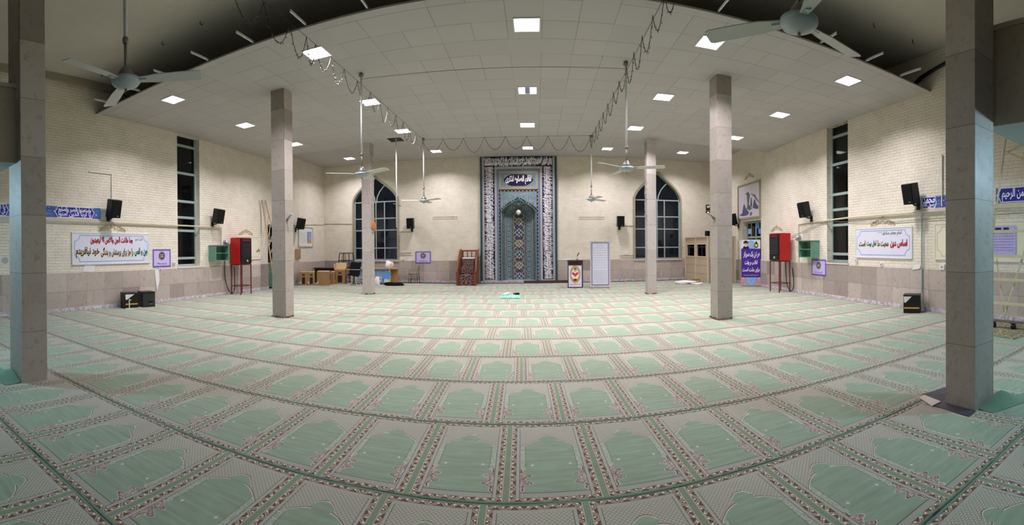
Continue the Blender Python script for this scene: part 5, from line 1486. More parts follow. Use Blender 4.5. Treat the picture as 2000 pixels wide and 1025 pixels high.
# ------------------------------------------------------------------ black donation boxes
def donation_box(label, x, y, rz, kind):
    t = thing('donation_box', label, 'box', (x, y, 0.0), rz, 'black floor boxes')
    h = 0.42; s = 0.20
    b = MB(); b.span((-s, -s, 0.0), (s, s, h)); b.build('body', M['black'], t, None, 0, 0.008)
    b = MB(); b.span((-s - 0.008, -s - 0.008, h + 0.0005), (s + 0.008, s + 0.008, h + 0.014)); b.build('lid', M['black_metal'], t)
    if kind == 'plain':
        b = MB(); b.span((-s + 0.02, -s - 0.006, 0.03), (s - 0.02, -s - 0.0005, h - 0.03)); fp = b.build('front_panel', M['screen_grey'], t)
        b = MB(); b.span((-0.01, -s - 0.010, 0.11), (0.12, -s - 0.0065, 0.18)); b.build('slot_plate', M['black'], fp)
        b = MB(); b.span((0.01, -s - 0.014, 0.085), (0.11, -s - 0.0065, 0.095)); b.build('handle', M['silver'], fp)
    else:
        b = MB(); b.span((-s + 0.015, -s - 0.004, 0.11), (s - 0.02, -s - 0.0005, 0.145)); b.build('gold_stripe', M['gold'], t)
        b = MB(); b.prism([(-s + 0.01, h - 0.02), (0.08 if kind == 'door' else 0.0, h - 0.02), (-s + 0.05, h - 0.17), (-s + 0.015, h - 0.16)], -s - 0.006, -s - 0.0005); b.build('white_sticker', M['white_paint'], t)
        if kind == 'door':
            b = MB(); b.span((-0.09, -s - 0.012, 0.02), (-0.065, -s - 0.0065, 0.27)); b.span((-0.0645, -s - 0.012, 0.235), (-0.02, -s - 0.0065, 0.255)); b.build('white_strip', M['white_paint'], t)
            b = MB(); b.span((-s, -s - 0.022, 0.0), (s + 0.1, -s - 0.0065, 0.018)); b.build('sill_strip', M['white_paint'], t)
    return t
donation_box('black box with a white corner sticker and yellow stripe by the left wall', -9.93, 7.27, PI / 2 - 0.28, 'door')
donation_box('plain black box with a small slot by the left wall, right of its twin', -9.88, 7.84, PI / 2 - 0.28, 'plain')
donation_box('black box with a gold stripe at the foot of the right wall pipe', 8.03, 6.74, -PI / 2 + 0.62, 'stripe')

# ------------------------------------------------------------------ cartons in the far left corner
def carton(label, x, y, rz, wd, dp, h, kind):
    t = thing('cardboard_box', label, 'cardboard box', (x, y, 0.0), rz, 'cardboard boxes')
    hw, hd = wd / 2, dp / 2
    b = MB(); b.span((-hw, -hd, 0), (hw, hd, h)); b.build('carton', M['cardboard'], t, None, 0, 0.004)
    b = MB()
    if kind in ('cross', 'tall'):
        for a in (-1, 1):
            bar(b, (-hw * 0.35, h * 0.78 - a * hw * 0.22), (hw * 0.35, h * 0.78 + a * hw * 0.22), 0.035, 0.002, -hd - 0.0015)
        b.span((-hw * 0.42, -hd - 0.003, h * 0.10), (hw * 0.42, -hd - 0.0005, h * 0.60))
        b.build('print', M['print_dark'], t)
    else:
        b.span((hw + 0.0005, -hd * 0.3, h * 0.36), (hw + 0.003, hd * 0.2, h * 0.84)); b.span((hw + 0.0005, -hd * 0.2, h * 0.12), (hw + 0.003, hd * 0.1, h * 0.26))
        b.build('print', M['print_dark'], t)
        l = MB()
        for k in range(4): l.span((-hw * 0.7, -hd - 0.002, h * (0.3 + 0.12 * k)), (hw * 0.6, -hd - 0.0005, h * (0.3 + 0.12 * k) + 0.008))
        l.build('print_lines', M['wood_tan'], t)
    fl = MB()
    if kind == 'tall':
        fl.box((0, hd + 0.03, h + 0.16), (wd, 0.006, 0.32), 0, (-0.25, 0, 0)); fl.box((hw + 0.06, 0, h + 0.10), (0.006, dp, 0.24), 0, (0, 0.6, 0)); fl.box((-hw - 0.02, 0, h + 0.14), (0.006, dp, 0.28), 0, (0, -0.1, 0))
    else:
        fl.box((0, -hd * 0.45, h + 0.012), (wd * 0.96, dp * 0.5, 0.006), 0, (0.08, 0, 0)); fl.box((0, hd * 0.5, h + 0.02), (wd * 0.96, dp * 0.45, 0.006), 0, (-0.14, 0, 0))
    fl.build('flap', M['cardboard_in'], t)
    b = MB(); b.span((-hw + 0.01, -hd - 0.003, h * 0.10), (-hw + 0.05, -hd - 0.0005, h * 0.28)); b.build('white_label', M['white_paint'], t)
    return t
carton('leftmost cardboard box with a printed cross, against the left wall', -10.10, 17.03, 0.50, 0.33, 0.40, 0.60, 'cross')
carton('cardboard box with a printed cross, second from the left wall', -9.79, 17.19, 0.50, 0.32, 0.40, 0.60, 'cross')
carton('wide cardboard box with dark printing on its end, in the middle of the carton row', -9.21, 17.36, 0.20, 0.56, 0.42, 0.62, 'end')
carton('short cardboard box tucked behind the wide carton', -9.17, 17.86, 0.30, 0.45, 0.36, 0.58, 'end')
carton('cardboard box with raised open flaps at the right end of the cartons', -8.90, 18.42, 0.30, 0.50, 0.45, 0.66, 'tall')
# black table behind the cartons, steel stool frame in the corner
t = thing('low_table', 'black table behind the row of cardboard boxes', 'table', (-9.85, 18.75, 0), 0.10)
b = MB(); b.span((-0.54, -0.32, 0.68), (0.54, 0.32, 0.72)); b.build('tabletop', M['black'], t, None, 0, 0.006)
b = MB(); b.span((-0.48, -0.28, 0.58), (0.48, 0.28, 0.679)); b.build('apron', M['black_metal'], t)
for sx in (-1, 1):
    for sy in (-1, 1):
        b = MB(); b.span((sx * 0.45 - 0.025, sy * 0.25 - 0.025, 0), (sx * 0.45 + 0.025, sy * 0.25 + 0.025, 0.579)); b.build('leg', M['black_metal'], t)
t = thing('steel_stand', 'bare dark steel frame stand in the far left corner behind the cartons', 'stand', (-9.05, 19.40, 0), 0.0)
def strut(mb, a, b_, w_): mb.tube([a, b_], w_, 4)
hb, ht, zt = 0.36, 0.25, 1.42
for sx in (-1, 1):
    for sy in (-1, 1):
        b = MB(); strut(b, (sx * hb, sy * hb, 0.0), (sx * ht, sy * ht, zt), 0.022); b.build('leg', M['black_metal'], t)
b = MB()
for z in (zt, 1.06, 0.70):
    f = hb + (ht - hb) * z / zt
    for sx in (-1, 1): strut(b, (sx * f, -f, z), (sx * f, f, z), 0.018); strut(b, (-f, sx * f, z), (f, sx * f, z), 0.018)
for k in (-0.33, 0.33): strut(b, (k * ht, -ht, zt), (k * hb, -hb * 0.9, 0.7), 0.014)
b.build('cross_bars', M['black_metal'], t)

# ------------------------------------------------------------------ desk, chairs, heaps
t = thing('desk', 'tan desk with printed cloth on its front, below the left arched window', 'desk', (-7.20, 18.75, 0), 0.16)
b = MB(); b.slab([(-1.22, -0.38), (0.80, -0.38), (0.98, -0.30), (1.05, -0.05), (1.05, 0.38), (-1.22, 0.38)], 0.69, 0.725); b.build('desktop', M['wood_tan'], t, None, 0, 0.005)
b = MB(); b.span((0.62, -0.30, 0), (0.68, 0.32, 0.689)); b.span((-1.16, -0.30, 0), (-1.10, 0.32, 0.689)); b.build('end_panel', M['cream_paint'], t)
b = MB(); b.span((0.685, -0.05, 0.02), (1.0, -0.02, 0.689)); b.build('side_panel', M['cardboard'], t)
b = MB(); b.span((-1.095, -0.24, 0.04), (0.615, -0.22, 0.689)); fr = b.build('front_cloth', M['arabesque'], t)
b = MB(); b.span((-1.09, -0.245, 0.10), (0.3, -0.2405, 0.36)); b.build('white_strip', M['white_paint'], fr)
letter_obj('lettering', 'ما ملت امام حسینیم', M['ink_darkred'], fr, -0.75, 0.22, 0.13, 0.33, -0.248, 0.03)
t = thing('document_tray', 'dark tray of odds and ends on the left end of the desk', 'tray', (-8.12, 18.55, 0.726), 0.16)
b = MB(); b.span((-0.16, -0.12, 0), (0.16, 0.12, 0.03)); b.span((-0.16, -0.12, 0.031), (-0.14, 0.12, 0.08)); b.span((0.14, -0.12, 0.031), (0.16, 0.12, 0.08)); b.build('tray', M['wood_dark'], t)
b = MB(); b.box((-0.03, 0, 0.06), (0.18, 0.14, 0.05), 0, (0, 0, 0.4)); b.build('contents', M['ink_darkred'], t)
t = thing('book', 'pale open book lying on the desk beside the office chair', 'book', (-7.72, 18.48, 0.726), 0.3)
b = MB(); b.prism([(-0.2, 0.0), (-0.18, 0.022), (-0.08, 0.03), (0, 0.016), (0.08, 0.03), (0.18, 0.022), (0.2, 0.0)], -0.13, 0.13); b.build('pages', M['cushion'], t)
def lump(name, label, cat, loc, size, mat, seed, rz=0, lumps=7, flat=1.0):
    rnd = random.Random(seed); b = bmesh.new()
    bmesh.ops.create_icosphere(b, subdivisions=4, radius=1.0)
    ctr = [(Vector((rnd.uniform(-.8, .8), rnd.uniform(-.8, .8), rnd.uniform(-.1, .9))), rnd.uniform(0.25, 0.5)) for _ in range(lumps)]
    for v in b.verts:
        co = v.co.copy(); f = 0.72
        for c, a in ctr: f += a * math.exp(-((co - c).length / 0.45) ** 2)
        f += 0.05 * math.sin(co.x * 13 + co.z * 9) * math.cos(co.y * 11 + seed)
        v.co = Vector((co.x * f * size[0] / 2, co.y * f * size[1] / 2, max(0.0, (co.z * f * 0.9 + 0.12) * size[2] * flat)))
    for f in b.faces: f.smooth = True
    me = bpy.data.meshes.new(name); b.to_mesh(me); b.free(); me.materials.append(mat)
    o = bpy.data.objects.new(name, me); S.collection.objects.link(o); o.location = loc; o.rotation_euler = (0, 0, rz)
    return tag(o, label, cat)
lump('plastic_bag', 'pink and white striped bag standing on the desk', 'bag', (-6.55, 18.80, 0.726), (0.42, 0.30, 0.32), M['bag_pink'], 4)
lump('black_cloth', 'black coat dropped in a heap on the carpet right of the desk', 'cloth', (-6.0, 18.02, 0.0), (0.95, 0.42, 0.17), M['cloth_black'], 8, 0.1)
lump('white_bag', 'white plastic bag leaning on the desk front beside the slim pillar', 'bag', (-6.98, 18.28, 0.0), (0.30, 0.24, 0.36), M['bag_white'], 12)
t = thing('blue_folder', 'bright blue folder leaning on the right half of the desk front', 'folder', (-6.62, 18.46, 0.0), 0.16)
b = MB(); b.box((0, 0.02, 0.42), (0.30, 0.02, 0.40), 0, (-0.12, 0.5, 0)); b.build('cover', M['blue_bright'], t)
b = MB(); b.span((-0.10, -0.02, 0.02), (0.10, 0.05, 0.24)); b.build('paper_pack', M['white_paint'], t)
# office chair, back towards the camera
t = thing('office_chair', 'black high-backed office chair with chrome arms in front of the desk', 'chair', (-7.92, 17.78, 0), 0.22)
b = MB(); b.T = Matrix.Rotation(-0.10, 4, 'X') @ Matrix.Rotation(0.12, 4, 'Y')
b.prism([(-0.20, 0.40), (0.20, 0.38), (0.235, 0.62), (0.245, 0.95), (0.235, 1.06), (0.12, 1.02), (0.0, 1.01), (-0.13, 1.03), (-0.22, 1.02), (-0.245, 0.90), (-0.24, 0.62)], -0.24, -0.17)
b.build('backrest', M['leather'], t, None, 0, 0.025)
b = MB(); b.prism([(-0.24, 0.44), (0.24, 0.44), (0.25, 0.52), (-0.25, 0.52)], -0.20, 0.26); b.build('seat', M['leather'], t, None, 0, 0.02)
for sx in (-1, 1):
    b = MB(); b.tube([(sx * 0.30, -0.22, 0.70), (sx * 0.30, 0.20, 0.70), (sx * 0.29, 0.22, 0.50), (sx * 0.18, 0.10, 0.43)], 0.014, 6); b.tube([(sx * 0.30, -0.22, 0.70), (sx * 0.24, -0.22, 0.70)], 0.014, 6); b.build('armrest', M['silver'], t)
b = MB(); b.tube([(-0.30, -0.235, 0.70), (0.30, -0.235, 0.70)], 0.012, 6); b.build('back_bar', M['silver'], t)
b = MB(); b.tube([(0, 0, 0.10), (0, 0, 0.44)], 0.03, 10); b.build('gas_column', M['black_metal'], t)
for k in range(5):
    a = k * 2 * PI / 5 + 0.3
    b = MB(); b.tube([(0, 0, 0.13), (0.28 * math.cos(a), 0.28 * math.sin(a), 0.075)], [0.03, 0.018], 8); lg = b.build('base_arm', M['silver'], t)
    b = MB(); b.T = Matrix.Translation((0.29 * math.cos(a), 0.29 * math.sin(a), 0.031)) @ Matrix.Rotation(PI / 2, 4, 'X'); b.lathe([(0.024, -0.016), (0.03, -0.008), (0.03, 0.008), (0.024, 0.016)], 12); b.build('castor', M['white_metal'], lg)
# tablet-arm school chair
t = thing('tablet_chair', 'steel school chair with a writing tablet, seen side on against the far wall', 'chair', (-5.62, 19.55, 0), 0.0)
ST = 0.016
for sy in (-1, 1):
    b = MB(); b.tube([(-0.22, sy * 0.19, 0), (-0.20, sy * 0.19, 0.42)], ST, 8); b.build('leg', M['dirty_steel'], t)
    b = MB(); b.tube([(0.22, sy * 0.19, 0), (0.18, sy * 0.19, 0.45), (0.24, sy * 0.19, 0.84)], ST, 8); b.build('leg', M['dirty_steel'], t)
b = MB()
for sy in (-1, 1):
    b.tube([(-0.20, sy * 0.19, 0.42), (0.18, sy * 0.19, 0.42)], ST, 8); b.tube([(-0.215, sy * 0.19, 0.18), (0.205, sy * 0.19, 0.18)], ST * 0.8, 8)
b.tube([(-0.215, -0.19, 0.18), (-0.215, 0.19, 0.18)], ST * 0.8, 8); b.build('side_rails', M['dirty_steel'], t)
b = MB(); b.span((-0.22, -0.20, 0.437), (0.18, 0.20, 0.455)); b.build('seat', M['wood_pole'], t, None, 0, 0.005)
b = MB(); b.T = Matrix.Rotation(0.14, 4, 'Y'); b.span((0.10, -0.20, 0.60), (0.115, 0.20, 0.84)); b.build('backrest', M['wood_pole'], t)
b = MB(); b.tube([(-0.18, -0.20, 0.42), (-0.16, -0.23, 0.68)], 0.012, 6); b.build('tablet_post', M['dirty_steel'], t)
b = MB(); b.slab([(-0.42, -0.36), (0.06, -0.30), (0.14, -0.18), (-0.10, -0.12), (-0.42, -0.14)], 0.682, 0.70); b.build('writing_tablet', M['wood_pole'], t)

# ------------------------------------------------------------------ minbar: wooden pulpit stair
t = thing('pulpit_stair', 'carved wooden pulpit stair with a dark patterned runner left of the prayer niche', 'pulpit', (-2.96, 18.30, 0), 0.03)
HW = 0.40
prof = [(0.0, 0.0), (1.58, 0.0), (1.58, 1.50), (1.46, 1.53), (1.10, 1.50), (0.62, 1.10), (0.34, 0.92), (0.30, 0.62), (0.06, 0.55), (0.0, 0.46)]
for sx in (-1, 1):
    b = MB(); P = []
    for x_ in (sx * HW, sx * (HW - 0.05)):
        for y_, z_ in prof: P.append((x_, y_, z_))
    n = len(prof)
    b.add(P, [(i, (i + 1) % n, n + (i + 1) % n, n + i) for i in range(n)] + [tuple(range(n))[::-1], tuple(range(n, 2 * n))])
    sd = b.build('side_panel', M['wood'], t, None, 0, 0.006)
    b = MB()
    rail = [(sx * (HW + 0.005), 0.0, 0.56), (sx * (HW + 0.005), 0.30, 0.72), (sx * (HW + 0.005), 0.36, 0.96), (sx * (HW + 0.005), 1.10, 1.52), (sx * (HW + 0.005), 1.50, 1.55)]
    b.tube(rail, 0.035, 8); b.build('handrail', M['wood'], sd)
    b = MB()
    for y_, zt_ in ((0.03, 0.54), (0.40, 0.98), (1.10, 1.50)):
        b.span((sx * (HW + 0.0005), y_ - 0.03, 0.02), (sx * (HW + 0.03), y_ + 0.03, zt_))
    b.span((sx * (HW + 0.0005), 0.06, 0.03), (sx * (HW + 0.024), 1.56, 0.10)); b.build('carved_posts', M['wood'], sd)
b = MB()
for z, y0, y1 in ((0.42, 0.10, 0.56), (0.78, 0.5605, 0.98), (1.10, 0.9805, 1.54)):
    b.span((-HW + 0.051, y0, 0.0), (HW - 0.051, y1, z))
b.build('steps', M['wood'], t)
b = MB(); RWD = 0.27
pts = [(0.09, 0.0), (0.09, 0.43), (0.5495, 0.43), (0.5495, 0.79), (0.9695, 0.79), (0.9695, 1.11), (1.30, 1.11)]
for (ya_, za_), (yb_, zb_) in zip(pts, pts[1:]):
    b.span((-RWD, min(ya_, yb_) - 0.008, min(za_, zb_) + (0.002 if za_ == 0 else 0)), (RWD, max(ya_, yb_), max(za_, zb_) + 0.010))
b.build('stair_runner', M['stair_rug'], t)
b = MB(); b.span((-0.30, 1.00, 1.122), (0.30, 1.44, 1.19)); b.build('seat_cushion', M['cushion'], t, None, 0, 0.02)
b = MB()
for k in range(4): b.span((-0.34 + k * 0.20, 1.50, 1.102), (-0.30 + k * 0.20 + 0.04 * 0, 1.54, 1.46))
b.span((-0.349, 1.49, 1.461), (0.349, 1.55, 1.53)); b.build('back_slats', M['wood'], t)

# ------------------------------------------------------------------ lectern with microphone, standing sign
t = thing('lectern', 'dark brown lectern with a winged emblem poster right of the prayer niche', 'lectern', (1.63, 17.42, 0), -0.14)
b = MB(); b.slab([(-0.30, -0.30), (0.30, -0.30), (0.30, 0.30), (-0.30, 0.30)], 0.0, 1.06); b.build('body', M['wood_dark'], t, None, 0, 0.006)
b = MB(); b.prism([(-0.32, 1.061), (0.32, 1.061), (0.32, 1.10), (-0.32, 1.10)], -0.33, 0.33); b.build('top', M['wood_dark'], t, None, 0, 0.006)
b = MB(); b.span((-0.25, -0.315, 0.93), (0.25, -0.3005, 1.03)); b.build('top_panel', M['print_dark'], t)
b = MB(); b.span((-0.27, -0.312, 0.03), (0.27, -0.3005, 0.90)); po = b.build('poster', M['paper'], t)
b = MB(); rect_ring(b, 0.275, 0.025, 0.905, 0.018, -0.316, -0.3125); b.build('poster_edge', M['violet'], po)
b = MB(); ring(b, 0, 0.54, 0.24, 0.33, -0.3135, 40, 0, 0.62); b.build('gold_oval', M['gold'], po)
b = MB(); ring(b, 0, 0.54, 0.23, 0.245, -0.3145, 40, 0, 0.66); ring(b, 0, 0.54, 0.33, 0.34, -0.314, 40, 0, 0.62); b.build('oval_outline', M['print_dark'], po)
b = MB(); ring(b, 0, 0.76, 0.0, 0.035, -0.3165, 14); ring(b, 0, 0.32, 0, 0.05, -0.3165, 14, 0, 1.6); b.build('oval_seal', M['ink_darkred'], po)
b = MB(); ring(b, 0, 0.54, 0.0, 0.19, -0.3138, 36, 0, 0.95); b.build('white_disc', M['white_paint'], po)
b = MB()
for sx in (-1, 1):
    b.prism([(0, 0.43), (sx * 0.06, 0.50), (sx * 0.13, 0.55), (sx * 0.15, 0.63), (sx * 0.10, 0.60), (sx * 0.07, 0.64), (sx * 0.04, 0.60), (0, 0.57)], -0.3165, -0.3145)
b.build('red_wings', M['ink_red'], po)
b = MB(); ring(b, 0, 0.69, 0.02, 0.035, -0.3168, 16, 0, 1.6); b.build('small_crest', M['turq'], po)
letter_obj('lettering', 'ما مقتدریم', M['ink_red'], po, -0.20, 0.20, 0.09, 0.19, -0.314, 0.02)
m_ = thing('microphone', 'slim black gooseneck microphone standing on the lectern', 'microphone', (1.70, 17.38, 1.101), 0)
b = MB(); b.lathe([(0.04, 0.0), (0.04, 0.015), (0.015, 0.03)], 14); b.build('base', M['black'], m_)
b = MB(); b.tube([(0, 0, 0.03), (-0.01, 0, 0.10), (0.0, 0, 0.16)], 0.006, 6); b.build('gooseneck', M['wire_grey'], m_)
b = MB(); b.tube([(0.0, 0, 0.16), (0.035, -0.01, 0.22), (0.075, -0.02, 0.30)], [0.016, 0.02, 0.018], 10); b.build('head', M['black'], m_)
t = thing('standing_sign', 'tall white text board in a patterned frame standing right of the lectern', 'sign', (2.58, 17.0, 0), -0.14)
R6 = Matrix.Rotation(-0.03, 4, 'X')
b = MB(); b.T = R6; b.span((-0.40, -0.015, 0.02), (0.40, 0.015, 1.86)); b.build('board', M['board_grey'], t, None, 0, 0.004)
b = MB(); b.T = R6; b.span((-0.325, -0.020, 0.12), (0.325, -0.0155, 1.78)); sh = b.build('sheet', M['paper'], t)
b = MB(); b.T = R6; rect_ring(b, 0.345, 0.10, 1.80, 0.035, -0.023, -0.0205); b.build('patterned_border', dash_mat('blue_dashed_print', (90, 88, 130), (190, 190, 214), 0.05, 0.5, 0.6), sh)
b = MB(); b.T = R6; rnd = random.Random(21)
for k in range(10): scribble(b, -0.28 + (0.12 if k == 0 else 0), 0.28 - (0.12 if k == 0 else 0), 1.68 - k * 0.098, 0.028, -0.0208, 0.005, rnd)
for k in range(13): scribble(b, -0.28, 0.28, 0.68 - k * 0.04, 0.016, -0.0208, 0.004, rnd)
b.build('text_lines', M['ink_grey'], sh)
b = MB(); b.tube([(0, 0.02, 1.3), (0, 0.42, 0.0)], 0.015, 6); b.tube([(-0.36, 0.0, 0.015), (0.36, 0.0, 0.015)], 0.015, 6); b.build('prop_leg', M['silver'], t)

# ------------------------------------------------------------------ beige partition booth in the far right corner
t = thing('partition_booth', 'beige panelled booth with small windows in the far right corner', 'booth', (7.44, 17.42, 0.002), 0.0)
def booth_wall(L, wins, mat_T):
    p = MB(); p.T = mat_T
    hs = [rect_hole(a, b_, 1.16, 1.72) for a, b_ in wins]
    wall_panel(p, 0, L, 0.0, 2.03, hs, -0.03, 0.03); p.build('panel', M['booth'], t)
    f = MB(); f.T = mat_T
    for a, b_ in wins: rect_ring_at(f, a, b_, 1.13, 1.75, 0.04, -0.045, 0.045)
    f.build('window_frame', M['booth_trim'], t)
    g = MB(); g.T = mat_T
    for a, b_ in wins: g.span((a, -0.003, 1.16), (b_, 0.003, 1.72))
    g.build('window_pane', M['clear_glass'], t)
    v = MB(); v.T = mat_T
    xs = [0.04, L - 0.04] + [(wins[i][1] + wins[i + 1][0]) / 2 for i in range(len(wins) - 1)]
    for x_ in xs: v.span((x_ - 0.04, -0.05, 0.0), (x_ + 0.04, -0.0305, 2.03))
    v.span((0, -0.06, 2.031), (L, 0.06, 2.07))
    v.build('posts', M['booth_trim'], t)
    h = MB(); h.T = mat_T
    for z in (0.38, 0.76): h.span((0.09, -0.033, z), (L - 0.09, -0.0302, z + 0.012))
    h.build('panel_grooves', M['wood_tan'], t)
def rect_ring_at(mb, a, b_, z0, z1, wd, y0, y1):
    mb.span((a - wd + 0.01, y0, z0), (a + 0.01, y1, z1)); mb.span((b_ - 0.01, y0, z0), (b_ + wd - 0.01, y1, z1))
    mb.span((a + 0.01, y0, z0), (b_ - 0.01, y1, z0 + wd)); mb.span((a + 0.01, y0, z1 - wd), (b_ - 0.01, y1, z1))
booth_wall(2.56, [(0.22, 1.12), (1.38, 2.34)], Matrix.Translation((-0.16, 2.62, 0)) @ Matrix.Rotation(-PI / 2 + 0.062, 4, 'Z'))
booth_wall(1.16, [(0.22, 0.96)], Matrix.Translation((0.06, 0.0, 0)) @ Matrix.Rotation(-0.10, 4, 'Z'))
t = thing('small_speaker', 'slim black box standing on top of the beige booth', 'speaker', (7.50, 17.8, 2.072), 0.3)
b = MB(); b.span((-0.08, -0.08, 0), (0.08, 0.08, 0.24)); b.build('cabinet', M['black'], t, None, 0, 0.008)
b = MB(); b.span((-0.068, -0.086, 0.012), (0.068, -0.0805, 0.228)); b.build('grille', M['grille'], t)

# ------------------------------------------------------------------ roll-up banners
def banner(label, x, y, rz, full):
    t = thing('banner_stand', label, 'banner', (x, y, 0), rz, 'purple roll-up banners')
    hw, h = 0.385, 1.88
    b = MB(); b.span((-hw - 0.01, -0.09, 0), (hw + 0.01, 0.09, 0.07)); b.build('base', M['silver'], t, None, 0, 0.01)
    b = MB(); b.tube([(0, 0.03, 0.07), (0, 0.03, h - 0.01)], 0.012, 6); b.tube([(-hw, 0.0, h), (hw, 0.0, h)], 0.012, 6); b.build('pole', M['silver'], t)
    b = MB(); b.span((-hw, -0.004, 0.071), (hw, 0.0, h)); sh = b.build('sheet', M['paper'], t)
    b = MB(); b.span((-hw, -0.007, 0.36), (hw, -0.0045, 1.52)); b.build('purple_field', M['purple'], sh)
    b = MB(); b.span((-hw, -0.007, 0.072), (hw, -0.0045, 0.359)); b.build('arabesque_foot', M['arabesque'], sh)
    b = MB()
    for sx in (-1, 1):
        b.prism([(sx * hw, 0.075), (sx * hw, 0.36), (sx * (hw - 0.09), 0.36), (sx * (hw - 0.15), 0.22), (sx * (hw - 0.20), 0.075)], -0.0095, -0.0075)
    b.build('flowers', M['pink_print'], sh)
    b = MB(); b.prism([(-0.18, 1.521), (0.18, 1.521), (0.22, 1.66), (0.14, 1.80), (0, 1.85), (-0.12, 1.80), (-0.2, 1.66)], -0.007, -0.0045); b.build('arabesque_head', M['arabesque'], sh)
    b = MB(); b.prism([(-0.34, 1.521), (-0.06, 1.521), (-0.10, 1.60), (-0.18, 1.64), (-0.28, 1.62)], -0.010, -0.0075); b.build('portrait_robe', M['ink_black'], sh)
    b = MB(); ring(b, -0.20, 1.69, 0, 0.075, -0.0105, 18, 0, 0.85); fc = b.build('portrait_face', M['skin'], sh)
    b = MB(); ring(b, -0.20, 1.66, 0, 0.07, -0.0108, 14, 0, 0.8, PI, 2 * PI); b.build('portrait_beard', M['beard'], fc)
    b = MB(); ring(b, -0.20, 1.74, 0, 0.10, -0.011, 18, 0, 1.0, -0.15, PI + 0.15); b.build('portrait_turban', M['ink_black'], fc)
    b = MB(); ring(b, 0.22, 1.65, 0, 0.10, -0.0105, 20, 0, 0.8); b.prism([(0.17, 1.74), (0.27, 1.74), (0.22, 1.83)], -0.0105, -0.0095); em = b.build('emblem', M['cloth_black'], sh)
    b = MB(); ring(b, 0.22, 1.65, 0, 0.055, -0.0112, 16); b.build('emblem_centre', M['lime'], em)
    y_ = -0.009
    letter_obj('lettering', 'هر تن یک سرباز', M['white_glaze'], sh, -0.30, 0.36, 1.14, 1.42, y_, 0.02, shear=0.2)
    letter_obj('lettering', 'انقلاب و وقت', M['white_glaze'], sh, -0.25, 0.27, 0.84, 1.06, y_, 0.02, shear=0.2)
    letter_obj('lettering', 'برای ملت است', M['white_glaze'], sh, -0.34, 0.35, 0.56, 0.76, y_, 0.02, shear=0.2)
    b = MB(); rnd = random.Random(31); scribble(b, -0.30, 0.30, 0.45, 0.03, y_, 0.007, rnd); b.build('small_print', M['lime'], sh)
    return t
banner('purple banner with white script and a portrait beside the right-hand door', 8.33, 15.28, -0.54, True)
banner('purple banner behind the leaning poles, half hidden by the left mid-hall pillar', -9.92, 14.92, 0.42, False)

# ------------------------------------------------------------------ right corner: white sheets, carton
lump('white_sheet', 'white bundle of folded sheets on the floor by the booth', 'cloth', (6.35, 17.75, 0.0), (0.95, 0.7, 0.13), M['bag_white'], 17, -0.3)
lump('white_sheet', 'second white bundle lying in front of the folded sheets by the booth', 'cloth', (6.75, 17.25, 0.0), (0.6, 0.35, 0.07), M['bag_white'], 23, -0.4)
t = thing('small_carton', 'olive brown carton on the floor against the booth', 'cardboard box', (7.02, 18.0, 0), -0.3)
b = MB(); b.span((-0.19, -0.12, 0), (0.19, 0.12, 0.19)); b.build('carton', M['box_olive'], t, None, 0, 0.004)
b = MB(); b.span((0.03, -0.123, 0.05), (0.13, -0.1205, 0.09)); b.build('label_patch', M['white_paint'], t)
# ------------------------------------------------------------------ bright prayer mat in mid-hall
t = thing('prayer_mat', 'small bright green prayer mat lying crumpled in mid-hall', 'mat', (-0.80, 14.25, 0.001), 0.0)
b = MB(); NX, NY = 14, 20; P = []; 
for j in range(NY + 1):
    for i in range(NX + 1):
        x_ = -0.31 + 0.62 * i / NX; y_ = -0.55 + 1.1 * j / NY
        z_ = 0.012 + 0.012 * max(0, math.sin(y_ * 9 + x_ * 2)) + 0.008 * max(0, math.sin(x_ * 14 - y_ * 3))
        P.append((x_, y_, z_))
fs = [(j * (NX + 1) + i, j * (NX + 1) + i + 1, (j + 1) * (NX + 1) + i + 1, (j + 1) * (NX + 1) + i) for j in range(NY) for i in range(NX)]
b.add(P, fs, 0, True)
b.add([(p[0], p[1], 0.002) for p in P], [f[::-1] for f in fs], 0)
for i in range(NX):
    for j in (0, NY):
        a = j * (NX + 1) + i; q = (NX + 1) * (NY + 1)
        b.f.append([a, a + 1, a + 1 + q, a + q]); b.m.append(0); b.s.append(False)
b.build('mat', M['rug_green'], t)
b = MB()
for sy in (-1, 1):
    for k in range(26): b.span((-0.31 + k * 0.0246, sy * 0.55, 0.001), (-0.31 + k * 0.0246 + 0.012, sy * 0.60, 0.006))
b.build('fringe', M['rug_edge'], t)
lump('tasbih_cloth', 'small black and white cloth crumpled on the bright green mat', 'cloth', (-0.98, 14.55, 0.034), (0.24, 0.2, 0.07), M['bag_white'], 41)
lump('tasbih_cloth', 'small dark cloth lying on the bright green mat', 'cloth', (-0.62, 14.65, 0.030), (0.22, 0.16, 0.06), M['cloth_black'], 43)

